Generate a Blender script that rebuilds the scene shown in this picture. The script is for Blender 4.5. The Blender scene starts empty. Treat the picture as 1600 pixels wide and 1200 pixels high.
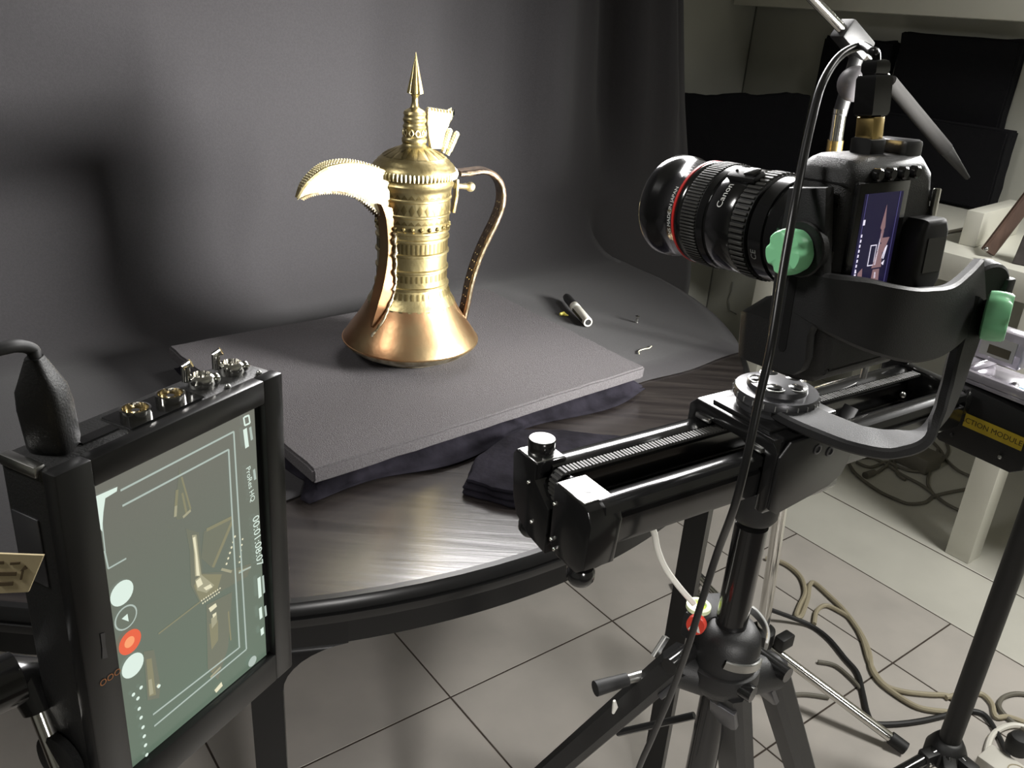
import bpy, bmesh, math, random
import numpy as np
from mathutils import Matrix, Vector
random.seed(7)
SC = bpy.context.scene
COL = SC.collection
PI = math.pi

# ------------------------------------------------------------------ camera
FPX, HC = 1345.0, 1.31
_pt, _rl = math.radians(23.9), math.radians(4.1)
_up = np.array([math.sin(_rl)*math.cos(_pt), -math.cos(_rl)*math.cos(_pt), -math.sin(_pt)])
_f = np.array([0, 0, 1.]); _Y = _f-_up*(_f@_up); _Y /= np.linalg.norm(_Y); _X = np.cross(_Y, _up)
RM = np.stack([_X, _Y, _up])
CC = np.array([0, 0, HC])
cam_d = bpy.data.cameras.new('camera'); cam_o = bpy.data.objects.new('camera', cam_d); COL.objects.link(cam_o)
cam_d.sensor_width = 36; cam_d.lens = FPX/1600*36; cam_d.clip_start = .02; cam_d.clip_end = 50
cam_o.matrix_world = Matrix([[RM[i, 0], -RM[i, 1], -RM[i, 2], CC[i]] for i in range(3)]+[[0, 0, 0, 1]])
SC.camera = cam_o

# ------------------------------------------------------------------ light and exposure
SC.view_settings.view_transform = 'Standard'; SC.view_settings.look = 'None'
SC.view_settings.gamma = 1; SC.view_settings.exposure = 0.0; SC.view_settings.use_curve_mapping = False
W = bpy.data.worlds.new('world'); SC.world = W; W.use_nodes = True
W.node_tree.nodes['Background'].inputs[0].default_value = (.9, .95, 1, 1)
W.node_tree.nodes['Background'].inputs[1].default_value = .02
def area(name, loc, target, size, power, col=(1, 1, 1), size_y=None, spread=180):
    l = bpy.data.lights.new(name, 'AREA'); l.energy = power; l.color = col; l.size = size
    if size_y: l.shape = 'RECTANGLE'; l.size_y = size_y
    l.spread = math.radians(spread)
    o = bpy.data.objects.new(name, l); COL.objects.link(o); o.location = loc
    o.rotation_euler = (Vector(target)-Vector(loc)).to_track_quat('-Z', 'Y').to_euler()
    return o
area('key_led_panel_right', (.92, 1.02, 1.12), (-.30, 1.47, 1.10), .42, 24, (1, .985, .95), .26, 66)
area('overhead_softbox', (.10, 1.69, 1.68), (.02, .60, .95), .70, 6.5, (1, .98, .97), .35, 84)
area('rim_led_panel', (1.32, 1.80, 1.52), (.25, .65, 1.12), .30, 3, (1, .99, .97), .30, 50)
area('ceiling_lamp_left', (-1.25, .20, 2.35), (.1, .7, .9), .4, 5.5, (1, .98, .95), .4, 100)
area('work_lamp_behind', (.5, -.7, 1.25), (-.18, 1.2, -.1), .25, 3, (1, .97, .94), .25, 56)
area('room_lamp', (1.75, 1.1, 2.5), (1.55, 1.25, 0), .5, 30, (1, .985, .94), .5, 120)

# ------------------------------------------------------------------ helpers
def V(*a): return Vector(a[0] if len(a) == 1 else a)
def ray(px, py): return RM@np.array([(px-800)/FPX, (py-600)/FPX, 1])
def dep(px, py, d): return Vector(CC+d*ray(px, py))
def on_z(px, py, z): d = ray(px, py); return Vector(CC+d*((z-HC)/d[2]))
def on_y(px, py, y): d = ray(px, py); return Vector(CC+d*(y/d[1]))
def on_pl(px, py, p0, n):
    d = Vector(ray(px, py)); c = Vector(CC); return c+d*((Vector(p0)-c).dot(n)/d.dot(n))
def depth_of(p): return float((RM.T@(np.array(p)-CC))[2])
def fr(o, x, y, z=None):
    x = Vector(x).normalized(); y = Vector(y); y = (y-x*y.dot(x)).normalized(); z = x.cross(y)
    return Matrix(((x.x, y.x, z.x, o[0]), (x.y, y.y, z.y, o[1]), (x.z, y.z, z.z, o[2]), (0, 0, 0, 1)))
I4 = Matrix.Identity(4)
def smooth(pts, n=8, closed=False):
    pts = [Vector(p) for p in pts]; out = []
    m = len(pts); rng = range(m if closed else m-1)
    for i in rng:
        if closed: p0, p1, p2, p3 = pts[i-1], pts[i], pts[(i+1) % m], pts[(i+2) % m]
        else: p0, p1, p2, p3 = pts[max(i-1, 0)], pts[i], pts[i+1], pts[min(i+2, m-1)]
        for k in range(n):
            t = k/n
            out.append(.5*((2*p1)+(p2-p0)*t+(2*p0-5*p1+4*p2-p3)*t*t+(3*p1-p0-3*p2+p3)*t**3))
    if not closed: out.append(pts[-1])
    return out

class MB:
    def __init__(s): s.v = []; s.f = []
    def add(s, vs, fs, m=None):
        b = len(s.v)
        s.v += [(m@Vector(p)) if m is not None else Vector(p) for p in vs]
        s.f += [[i+b for i in q] for q in fs]; return s
    def bmadd(s, bm, m=None):
        bm.verts.index_update()
        s.add([v.co.copy() for v in bm.verts], [[v.index for v in q.verts] for q in bm.faces], m); bm.free(); return s
    def box(s, m, lo, hi, bev=0, seg=2):
        bm = bmesh.new(); bmesh.ops.create_cube(bm, size=1)
        for v in bm.verts: v.co = Vector([(lo[i]+hi[i])/2+v.co[i]*(hi[i]-lo[i]) for i in range(3)])
        if bev: bmesh.ops.bevel(bm, geom=list(bm.edges), offset=bev, segments=seg, profile=.5, affect='EDGES')
        return s.bmadd(bm, m)
    def prism(s, m, poly, z0, z1, bev=0, seg=2):
        bm = bmesh.new(); n = len(poly)
        a = [bm.verts.new((p[0], p[1], z0)) for p in poly]; b = [bm.verts.new((p[0], p[1], z1)) for p in poly]
        bot = bm.faces.new(a[::-1]); top = bm.faces.new(b)
        for i in range(n): bm.faces.new((a[i], a[(i+1) % n], b[(i+1) % n], b[i]))
        bmesh.ops.recalc_face_normals(bm, faces=list(bm.faces))
        if bev: bmesh.ops.bevel(bm, geom=list(top.edges)+list(bot.edges), offset=bev, segments=seg, profile=.5, affect='EDGES')
        return s.bmadd(bm, m)
    def lathe(s, m, prof, n=32, cap=True):
        vs = []; fs = []
        for r, z in prof:
            for k in range(n):
                a = 2*PI*k/n; vs.append((r*math.cos(a), r*math.sin(a), z))
        for i in range(len(prof)-1):
            for k in range(n):
                k2 = (k+1) % n; fs.append((i*n+k, i*n+k2, (i+1)*n+k2, (i+1)*n+k))
        if cap: fs.append(tuple(range(n))[::-1]); fs.append(tuple((len(prof)-1)*n+k for k in range(n)))
        return s.add(vs, fs, m)
    def tube(s, pts, r, n=10, cap=True):
        pts = [Vector(p) for p in pts]; m = len(pts)
        rr = r if isinstance(r, (list, tuple)) else [r]*m
        t0 = (pts[1]-pts[0]).normalized(); u = t0.orthogonal().normalized(); vs = []; fs = []
        for i, p in enumerate(pts):
            t = (pts[min(i+1, m-1)]-pts[max(i-1, 0)]).normalized()
            u = (u-t*u.dot(t)).normalized(); w = t.cross(u)
            for k in range(n):
                a = 2*PI*k/n; vs.append(p+(u*math.cos(a)+w*math.sin(a))*rr[i])
        for i in range(m-1):
            for k in range(n):
                k2 = (k+1) % n; fs.append((i*n+k, i*n+k2, (i+1)*n+k2, (i+1)*n+k))
        if cap: fs.append(tuple(range(n))[::-1]); fs.append(tuple((m-1)*n+k for k in range(n)))
        return s.add(vs, fs)
    def ribbon(s, pts, wd, w, t):
        """flat bar swept along pts; wd width direction (one or per point), w width, t thickness"""
        pts = [Vector(p) for p in pts]; m = len(pts); vs = []; fs = []
        for i, p in enumerate(pts):
            tg = (pts[min(i+1, m-1)]-pts[max(i-1, 0)]).normalized()
            a = Vector(wd[i] if isinstance(wd, list) else wd); a = (a-tg*a.dot(tg)).normalized(); b = tg.cross(a)
            ww = w[i] if isinstance(w, list) else w; c = min(t, ww)*.22
            for x, y in ((-ww/2+c, -t/2), (ww/2-c, -t/2), (ww/2, -t/2+c), (ww/2, t/2-c), (ww/2-c, t/2), (-ww/2+c, t/2), (-ww/2, t/2-c), (-ww/2, -t/2+c)):
                vs.append(p+a*x+b*y)
        n = 8
        for i in range(m-1):
            for k in range(n):
                k2 = (k+1) % n; fs.append((i*n+k, i*n+k2, (i+1)*n+k2, (i+1)*n+k))
        fs.append(tuple(range(n))[::-1]); fs.append(tuple((m-1)*n+k for k in range(n)))
        return s.add(vs, fs)
    def sphere(s, c, r, n=16, sc=(1, 1, 1)):
        bm = bmesh.new(); bmesh.ops.create_uvsphere(bm, u_segments=n, v_segments=n//2+2, radius=r)
        for v in bm.verts: v.co = Vector((v.co.x*sc[0], v.co.y*sc[1], v.co.z*sc[2]))
        return s.bmadd(bm, Matrix.Translation(c))
    def text(s, body, size, m, fn=None, ax='CENTER'):
        cu = bpy.data.curves.new('t', 'FONT'); cu.body = body; cu.size = size; cu.align_x = ax; cu.align_y = 'CENTER'; cu.resolution_u = 3
        o = bpy.data.objects.new('t', cu); COL.objects.link(o); bpy.context.view_layer.update()
        me = bpy.data.meshes.new_from_object(o); bpy.data.objects.remove(o); bpy.data.curves.remove(cu)
        vs = [v.co.copy() for v in me.vertices]
        if fn: vs = [fn(p) for p in vs]
        s.add(vs, [list(p.vertices) for p in me.polygons], m); bpy.data.meshes.remove(me); return s

def mkobj(name, mb, mat, parent=None, off=(0, 0, 0), ang=38, normals=True):
    me = bpy.data.meshes.new(name); off = Vector(off)
    me.from_pydata([tuple(p-off) for p in mb.v], [], mb.f); me.update()
    if normals:
        bm = bmesh.new(); bm.from_mesh(me); bmesh.ops.recalc_face_normals(bm, faces=list(bm.faces)); bm.to_mesh(me); bm.free()
    me.materials.append(mat)
    me.polygons.foreach_set('use_smooth', [True]*len(me.polygons)); me.set_sharp_from_angle(angle=math.radians(ang))
    o = bpy.data.objects.new(name, me); COL.objects.link(o)
    if parent: o.parent = parent
    return o
def tag(o, label, cat, group=None):
    o['label'] = label; o['category'] = cat
    if group: o['group'] = group
    return o
class Thing:
    def __init__(s, name, label, cat, loc, group=None):
        s.loc = Vector(loc); s.o = bpy.data.objects.new(name, None); COL.objects.link(s.o)
        s.o.location = s.loc; s.o.empty_display_size = .05; tag(s.o, label, cat, group)
    def part(s, name, mb, mat, parent=None, label=None, stuff=False, ang=38):
        o = mkobj(name, mb, mat, parent or s.o, s.loc, ang)
        if label: o['label'] = label
        if stuff: o['kind'] = 'stuff'
        return o
def single(name, label, cat, mb, mat, loc=None, group=None, ang=38):
    if loc is None: loc = sum(mb.v, Vector())/len(mb.v); loc.z = min(p.z for p in mb.v)
    o = mkobj(name, mb, mat, None, loc, ang); o.location = loc; return tag(o, label, cat, group)
def struct(name, mb, mat, loc=(0, 0, 0)):
    o = mkobj(name, mb, mat, None, loc); o.location = loc; o['kind'] = 'structure'; return o

# ------------------------------------------------------------------ materials
def mat(name, col, rough=.5, metal=0, noise=0, nscale=40, bump=0, bscale=200, col2=None, spec=.5, coat=0, stretch=None, emit=0, sheen=0):
    m = bpy.data.materials.new(name); m.use_nodes = True; nt = m.node_tree; b = nt.nodes['Principled BSDF']
    b.inputs['Base Color'].default_value = (*col, 1); b.inputs['Roughness'].default_value = rough; b.inputs['Metallic'].default_value = metal
    b.inputs['Specular IOR Level'].default_value = spec
    if coat: b.inputs['Coat Weight'].default_value = coat; b.inputs['Coat Roughness'].default_value = .15
    if sheen: b.inputs['Sheen Weight'].default_value = sheen; b.inputs['Sheen Roughness'].default_value = .5
    if emit: b.inputs['Emission Color'].default_value = (*col, 1); b.inputs['Emission Strength'].default_value = emit
    if noise or bump:
        tc = nt.nodes.new('ShaderNodeTexCoord'); mp = nt.nodes.new('ShaderNodeMapping'); nt.links.new(tc.outputs['Object'], mp.inputs[0])
        if stretch: mp.inputs['Scale'].default_value = stretch
    if noise:
        n = nt.nodes.new('ShaderNodeTexNoise'); n.inputs['Scale'].default_value = nscale; n.inputs['Detail'].default_value = 5
        nt.links.new(mp.outputs[0], n.inputs['Vector'])
        mx = nt.nodes.new('ShaderNodeMix'); mx.data_type = 'RGBA'
        c2 = col2 or tuple(c*(1-noise) for c in col)
        mx.inputs[6].default_value = (*col, 1); mx.inputs[7].default_value = (*c2, 1)
        rp = nt.nodes.new('ShaderNodeValToRGB'); rp.color_ramp.elements[0].position = .38; rp.color_ramp.elements[1].position = .62
        nt.links.new(n.outputs[0], rp.inputs[0]); nt.links.new(rp.outputs[0], mx.inputs[0]); nt.links.new(mx.outputs[2], b.inputs['Base Color'])
    if bump:
        n2 = nt.nodes.new('ShaderNodeTexNoise'); n2.inputs['Scale'].default_value = bscale; n2.inputs['Detail'].default_value = 3
        nt.links.new(mp.outputs[0], n2.inputs['Vector'])
        bp = nt.nodes.new('ShaderNodeBump'); bp.inputs['Strength'].default_value = bump; bp.inputs['Distance'].default_value = .002
        nt.links.new(n2.outputs[0], bp.inputs['Height']); nt.links.new(bp.outputs[0], b.inputs['Normal'])
    return m
M = {}
M['cloth'] = mat('black_backdrop_cloth', (.0255, .0242, .0258), .9, noise=.12, nscale=300, bump=.15, bscale=900, spec=.15, sheen=.1)
M['velvet'] = mat('black_velvet', (.012, .011, .015), .95, noise=.5, nscale=30, bump=.5, bscale=120, spec=.05)
M['foam'] = mat('charcoal_foam', (.082, .077, .080), 1, noise=.3, nscale=600, bump=.6, bscale=700, spec=.1)
M['acoustic'] = mat('black_acoustic_foam', (.012, .012, .014), 1, bump=.8, bscale=300, spec=.1)
M['brass'] = mat('aged_brass', (.46, .385, .2), .37, 1, noise=1, nscale=25, col2=(.31, .25, .12), bump=.25, bscale=120)
M['brass_bright'] = mat('polished_brass', (.85, .76, .5), .42, 1, bump=.2, bscale=200)
M['brass_dark'] = mat('dark_brass_relief', (.16, .125, .055), .42, 1)  # darker brass for the raised bands and petals
M['copper'] = mat('hammered_copper', (.40, .21, .105), .36, 1, noise=1, nscale=11, col2=(.38, .275, .15), bump=.25, bscale=50)
M['tin'] = mat('worn_tin_solder', (.5, .45, .34), .4, 1, noise=.6, nscale=60, col2=(.25, .2, .12), bump=.6, bscale=120)
M['iron'] = mat('dark_iron_strap', (.06, .045, .035), .4, 1, noise=1, nscale=80, col2=(.14, .1, .07), bump=.4, bscale=200)
M['black'] = mat('satin_black_metal', (.012, .012, .012), .3, 0, spec=.5)
M['gloss'] = mat('gloss_black_anodised', (.01, .01, .01), .14, 0, spec=.6, coat=.3)
M['plastic'] = mat('matte_black_plastic', (.010, .010, .010), .5, 0, bump=.15, bscale=900)
M['grain'] = mat('grained_black_magnesium', (.012, .012, .0115), .42, 0, bump=.35, bscale=1500)
M['headmat'] = mat('powder_coated_black', (.014, .014, .0145), .55, 0, bump=.15, bscale=900)
M['rubber'] = mat('black_rubber', (.011, .011, .011), .6)
M['ridge'] = mat('grey_black_rubber_grip', (.045, .044, .04), .5)
M['grey_metal'] = mat('dark_grey_metal', (.09, .09, .095), .32, .6)
M['steel'] = mat('brushed_steel', (.55, .55, .53), .3, 1)
M['chrome'] = mat('chrome', (.75, .74, .7), .12, 1)
M['gold'] = mat('gold_contact', (.75, .55, .22), .25, 1)
M['green'] = mat('mint_green_plastic', (.33, .85, .45), .4)
M['red'] = mat('red_enamel', (.65, .03, .025), .4)
M['logo_red'] = mat('red_badge', (.55, .05, .03), .35)
M['white_ink'] = mat('white_print', (.8, .8, .76), .6)
M['grey_ink'] = mat('grey_print', (.25, .25, .24), .6)
M['orange_ink'] = mat('orange_print', (.45, .18, .06), .6)
M['yellow'] = mat('yellow_label', (.62, .45, .03), .5, noise=.1, nscale=60)
M['dark_ink'] = mat('dark_print', (.03, .025, .01), .6)
M['tag'] = mat('cream_paper_tag', (.72, .60, .36), .8, noise=.1, nscale=80)
M['tagink'] = mat('brown_tag_print', (.14, .1, .05), .8)
M['tile'] = mat('grey_ceramic_tile', (.45, .42, .385), .38, noise=.14, nscale=6, bump=.05, bscale=60, col2=(.40, .375, .345))
M['grout'] = mat('brown_grout', (.06, .045, .035), .95, noise=.3, nscale=60)
M['floor_panel'] = mat('white_floor_panel', (.52, .51, .455), .35, noise=.08, nscale=5, bump=.03, bscale=50)
M['wall'] = mat('off_white_wall_paint', (.5, .5, .45), .9, noise=.07, nscale=4, bump=.1, bscale=120)
M['wallseam'] = mat('grey_wall_crack', (.2, .2, .18), .95)
M['ceil'] = mat('white_ceiling_paint', (.6, .6, .56), .95, bump=.1, bscale=80)
M['lacquer'] = mat('white_lacquer', (.74, .73, .65), .3, noise=.03, nscale=8)
M['woodbar'] = mat('brown_wood_bar', (.16, .095, .07), .6, noise=.4, nscale=30, stretch=(1, 1, .1))
M['greyfab'] = mat('grey_felt', (.13, .115, .115), .9, noise=.2, nscale=50)
M['rim'] = mat('black_lacquered_rim', (.010, .010, .010), .3, spec=.25)
M['cable_beige'] = mat('beige_cable_sheath', (.33, .29, .2), .55)
M['cable_grey'] = mat('grey_brown_cable_sheath', (.13, .12, .095), .6)
M['cable_white'] = mat('white_cable_sheath', (.8, .79, .72), .4)
M['plug_white'] = mat('white_plastic', (.62, .6, .54), .45)
M['clear'] = mat('smoked_silver_plastic', (.4, .38, .42), .15, .4)
M['lcdblue'] = mat('blue_led', (.05, .3, .6), .3, emit=1.2)
M['scrap_yellow'] = mat('yellow_plastic_scrap', (.7, .62, .12), .5)
M['thread'] = mat('pale_thread', (.6, .58, .4), .8)
M['boom_grey'] = mat('grey_painted_tube', (.03, .029, .028), .75, spec=.15)
M['ball'] = mat('grey_rubber_ball', (.1, .095, .1), .45)
M['grip_paint'] = mat('white_paint_chip', (.75, .74, .68), .6)
M['lens_glass'] = mat('coated_lens_glass', (.01, .01, .02), .05, 0, coat=1)
M['bubble'] = mat('lime_bubble_level', (.6, .75, .1), .15, emit=.12)
M['bubble_rim'] = mat('pale_green_level_rim', (.72, .8, .5), .4)
def emis(name, col, s=1, rough=.25):
    m = bpy.data.materials.new(name); m.use_nodes = True; b = m.node_tree.nodes['Principled BSDF']
    b.inputs['Base Color'].default_value = (.01, .01, .01, 1); b.inputs['Roughness'].default_value = rough
    b.inputs['Emission Color'].default_value = (*col, 1); b.inputs['Emission Strength'].default_value = s; return m
M['scr'] = emis('screen_backlight_grey_green', (.15, .17, .13))
_nt = M['scr'].node_tree; _tc = _nt.nodes.new('ShaderNodeTexCoord'); _sx = _nt.nodes.new('ShaderNodeSeparateXYZ'); _mr = _nt.nodes.new('ShaderNodeMapRange'); _cr = _nt.nodes.new('ShaderNodeValToRGB')
_nt.links.new(_tc.outputs['Object'], _sx.inputs[0]); _nt.links.new(_sx.outputs['Z'], _mr.inputs[0]); _mr.inputs[1].default_value = .02; _mr.inputs[2].default_value = .18
_cr.color_ramp.elements[0].color = (.115, .165, .12, 1); _cr.color_ramp.elements[1].color = (.155, .155, .13, 1)
_nt.links.new(_mr.outputs[0], _cr.inputs[0]); _nt.links.new(_cr.outputs[0], _nt.nodes['Principled BSDF'].inputs['Emission Color'])
M['scr_line'] = emis('screen_guide_line', (.42, .5, .45))
M['scr_white'] = emis('screen_white_icon', (.72, .85, .76))
M['scr_red'] = emis('screen_record_red', (.8, .12, .05))
M['scr_orange'] = emis('screen_record_centre', (.95, .35, .15))
M['scr_gold'] = emis('screen_pot_gold', (.235, .225, .135))
M['scr_glow'] = emis('screen_pot_highlight', (.78, .74, .52))
M['scr_mid'] = emis('screen_pot_midtone', (.36, .345, .23))
M['scr_olive'] = emis('screen_pot_shade', (.158, .168, .122))
M['lcd'] = emis('camera_screen_indigo', (.010, .008, .032))
M['lcd_pot'] = emis('camera_screen_pot', (.24, .14, .15))
M['lcd_hi'] = emis('camera_screen_highlight', (.85, .8, .95))
M['lcd_edge'] = emis('camera_screen_edge', (.1, .09, .25))

# dark stained wood with long grain for the table top
def wood_mat():
    m = bpy.data.materials.new('dark_stained_oak'); m.use_nodes = True; nt = m.node_tree; b = nt.nodes['Principled BSDF']
    tc = nt.nodes.new('ShaderNodeTexCoord'); mp = nt.nodes.new('ShaderNodeMapping'); nt.links.new(tc.outputs['Object'], mp.inputs[0])
    mp.inputs['Rotation'].default_value = (0, 0, math.radians(-20)); mp.inputs['Scale'].default_value = (2.2, 34, 1)
    n = nt.nodes.new('ShaderNodeTexNoise'); n.inputs['Scale'].default_value = 2.2; n.inputs['Detail'].default_value = 7; n.inputs['Distortion'].default_value = .5
    nt.links.new(mp.outputs[0], n.inputs['Vector'])
    rp = nt.nodes.new('ShaderNodeValToRGB'); rp.color_ramp.elements[0].position = .35; rp.color_ramp.elements[1].position = .7
    rp.color_ramp.elements[0].color = (.011, .009, .009, 1); rp.color_ramp.elements[1].color = (.028, .024, .022, 1)
    nt.links.new(n.outputs[0], rp.inputs[0]); nt.links.new(rp.outputs[0], b.inputs['Base Color'])
    b.inputs['Roughness'].default_value = .23; b.inputs['Specular IOR Level'].default_value = .7
    bp = nt.nodes.new('ShaderNodeBump'); bp.inputs['Strength'].default_value = .25; bp.inputs['Distance'].default_value = .001
    nt.links.new(n.outputs[0], bp.inputs['Height']); nt.links.new(bp.outputs[0], b.inputs['Normal'])
    return m
M['wood'] = wood_mat()

# ------------------------------------------------------------------ room shell
AZ = math.radians(38.1); U = Vector((math.cos(AZ), math.sin(AZ), 0)); VV = Vector((-math.sin(AZ), math.cos(AZ), 0)); ZZ = Vector((0, 0, 1))
UV = fr((0, 0, 0), U, VV)                       # room frame: local x = u, local y = v
UW, VW, UL, VF = 2.97, 2.407, -2.4, -2.0         # right wall, back wall, left wall, front wall
TU0, TV0, TS = .771, 1.113, .45
UP = 1.925                                      # where the white floor panels begin
fl = struct('floor', MB().box(UV, (UL-.1, VF-.1, -.08), (UW+.1, VW+.1, -.0008)), M['grout'])
tile_me = {}
def tile_obj(name, u0, v0, u1, v1, m, key, bev=.0015):
    g = .004
    if key not in tile_me:
        mb = MB().box(I4, (0, 0, -.01), (u1-u0-g, v1-v0-g, 0), bev, 1)
        me_o = mkobj(name, mb, m); tile_me[key] = me_o.data; o = me_o
    else:
        o = bpy.data.objects.new(name, tile_me[key]); COL.objects.link(o)
    o.parent = fl; p = UV@Vector((u0+g/2, v0+g/2, 0)); o.location = p; o.rotation_euler = (0, 0, AZ); return o
for i in range(-4, 3):
    for j in range(-4, 3):
        u0, v0 = TU0+TS*i, TV0+TS*j
        u1, v1 = u0+TS, min(v0+TS, VW)
        if u0+TS > UP: u1 = UP
        key = (round(u1-u0, 3), round(v1-v0, 3))
        tile_obj('floor_tile', u0, v0, u1, v1, M['tile'], key, .0004)
for (ua, ub) in ((UP, 2.195), (2.195, UW)):
    for (va, vb) in ((-1.2, .4), (.4, VW)):
        tile_obj('floor_panel', ua, va, ub, vb, M['floor_panel'], ('p', ua, va))
struct('wall_right', MB().box(UV, (UW, VF-.1, 0), (UW+.1, VW+.1, 2.6)), M['wall'])
struct('wall_back', MB().box(UV, (UL, VW, 0), (UW, VW+.1, 2.6)), M['wall'])
struct('wall_left', MB().box(UV, (UL-.1, VF-.1, 0), (UL, VW+.1, 2.6)), M['wall'])
struct('wall_front', MB().box(UV, (UL, VF-.1, 0), (UW, VF, 2.6)), M['wall'])
struct('ceiling', MB().box(UV, (UL-.1, VF-.1, 2.6), (UW+.1, VW+.1, 2.7)), M['ceil'])
# thin cracks in the back corner
mb = MB().box(UV, (UW-.003, VW-.006, 0), (UW-.0005, VW-.0005, 1.5))
struct('trim_1', mb, M['wallseam'])
mb = MB(); q = [on_pl(*p, UV@Vector((UW, 0, 0)), U) for p in ((1145, 440), (1143, 455), (1138, 468), (1140, 485), (1151, 491))]
mb.tube([p-U*.001 for p in q], .003, 4)
struct('trim_2', mb, M['wallseam'])
# white wall shelf above the foam panels
UN = Vector(U); pw = UV@Vector((UW, 0, 0))
def wall_v(px, py, up=UW): p = on_pl(px, py, UV@Vector((up, 0, 0)), U); return p.dot(VV), p.z
sv0, sz0 = wall_v(1139, 0, UW-.16); sv1, sz1 = wall_v(1600, 42, UW-.16)
t = Thing('wall_shelf', 'white thick wall shelf running above the black foam panels', 'shelf', UV@Vector((UW, 1.5, 1.33)))
zs = (sz0+sz1)/2
t.part('shelf_board', MB().box(UV, (UW-.16, .1, zs), (UW-.0005, VW-.02, zs+.075), .003), M['lacquer'])
t.part('bracket', MB().box(UV, (UW-.02, .1, zs-.0), (UW-.0005, VW-.02, zs+.12), .002), M['lacquer'])

# ------------------------------------------------------------------ wall foam panels
def foam_panel(label, u0, u1, v0, v1, z0, z1):
    mb = MB(); bm = bmesh.new(); bmesh.ops.create_cube(bm, size=1)
    lo, hi = (u0, v0, z0), (u1, v1, z1)
    for v in bm.verts: v.co = Vector([(lo[i]+hi[i])/2+v.co[i]*(hi[i]-lo[i]) for i in range(3)])
    bmesh.ops.subdivide_edges(bm, edges=list(bm.edges), cuts=6, use_grid_fill=True)
    rnd = random.Random(int(v0*1000))
    for v in bm.verts:
        if abs(v.co.y-lo[1]) < 1e-5 or abs(v.co.y-hi[1]) < 1e-5 or abs(v.co.z-lo[2]) < 1e-5 or abs(v.co.z-hi[2]) < 1e-5:
            v.co += Vector((0, rnd.uniform(-.002, .002), rnd.uniform(-.0015, .0015)))
    bmesh.ops.bevel(bm, geom=[e for e in bm.edges if e.is_manifold and e.calc_face_angle(0) > .8], offset=.006, segments=2, affect='EDGES')
    mb.bmadd(bm, UV)
    return single('acoustic_foam_panel', label, 'foam panel', mb, M['acoustic'], group='black foam panels by the right wall')
def wp_box(tl, tr, low, d0, d1, label):
    va, za = wall_v(*tl, UW-d1); vb, zb = wall_v(*tr, UW-d1)
    foam_panel(label, UW-d1, UW-d0, min(va, vb), max(va, vb), low, max(za, zb))
wp_box((1410, 50), (1598, 65), wall_v(1573, 235, UW-.05)[1], .001, .05, 'large square black acoustic foam panel high on the right wall under the shelf')
wp_box((1288, 58), (1395, 66), .80, .001, .05, 'narrow black acoustic foam panel on the wall behind the chrome boom')
lv, lz = wall_v(1577, 206, UW-.125)
foam_panel('wide black foam panel leaning low behind the white block on the desk', UW-.125, UW-.055, lv, lv+.5, .800, lz)
pA = on_pl(1050, 147, VV*(VW-.05), VV); pB = on_pl(1266, 147, UV@Vector((UW-.13, 0, 0)), U)
ax = (pB-pA); ax.z = 0
mb = MB(); mA = fr((pA.x, pA.y, 0), ax, Vector((0, 0, 1)))
pts = [(0, .52)]+[(ax.length*k/24, pA.z+(pB.z-pA.z)*k/24+.004*math.sin(k*.7)+random.uniform(-.002, .002)) for k in range(25)]+[(ax.length, .52)]
mb.prism(mA, pts, -.03, .03, .006)
single('acoustic_foam_panel', 'black foam sheet standing across the wall corner behind the lens', 'foam panel', mb, M['acoustic'], group='black foam panels by the right wall')

# ------------------------------------------------------------------ white desk with things on it
DT = .795
legp = on_z(1512, 882, 0.0); du, dv = legp.dot(U), legp.dot(VV)
t = Thing('desk', 'white lacquered desk with thick top and square legs by the right wall', 'desk', UV@Vector((du+.2, dv+.3, 0)))
t.part('desk_top', MB().box(UV, (du, dv-.55, DT-.072), (UW-.005, 1.62, DT), .002), M['lacquer'])
for k, (a, b) in enumerate(((du, dv), (UW-.075, dv), (UW-.075, 1.54), (du, 1.54))):
    if k == 3: continue
    t.part('leg', MB().box(UV, (a+.001, b, .0), (a+.066, b+.066, DT-.072), .002), M['lacquer'])
t.part('leg', MB().box(UV, (du+.001, 1.55, .0), (du+.066, 1.616, DT-.072), .002), M['lacquer'])
# white block on desk
p1 = on_z(1497, 381, DT); p2 = on_z(1523, 387, DT)
mB = fr((p1.x, p1.y, DT), (p2-p1), Vector((.72, .69, 0)))
mb = MB().box(mB, (0, 0, .0005), ((p1-p2).length, .3, .092), .002)
single('white_block', 'plain white rectangular block standing on the white desk', 'block', mb, M['lacquer'])
# brown bar
a = on_z(1543, 394, DT+.012); b = on_y(1615, 300, 2.2)
mb = MB().ribbon([a, a.lerp(b, .5), b], Vector((1, 0, .2)), .035, .02)
t = Thing('wooden_bar', 'slanting brown wooden bar resting on the desk beside white block', 'bar', a)
t.part('bar', mb, M['woodbar'])
mb = MB().sphere(on_z(1541, 389, DT+.03), .006, 10); t.part('screw_head', mb, M['steel'])
# grey upright thing at the right border
g0 = on_z(1583, 410, DT)
mb = MB().prism(fr((g0.x, g0.y, DT), Vector((.78, -.62, 0)), ZZ), [(0, .0005), (.16, .0005), (.16, .17), (.08, .175), (.022, .14), (.006, .07)], -.02, .02, .006)
t = Thing('grey_felt_holder', 'grey upright felt holder at right border standing on the desk', 'holder', g0)
t.part('shell', mb, M['greyfab'])
# cable on the desk
mb = MB().tube(smooth([on_z(p[0], p[1], DT+.006) for p in ((1445, 372), (1465, 367), (1485, 362), (1500, 359), (1530, 352))]), .005, 8)
single('desk_cable', 'thin dark cable lying on the white desk behind the block', 'cable', mb, M['cable_grey'])

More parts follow.
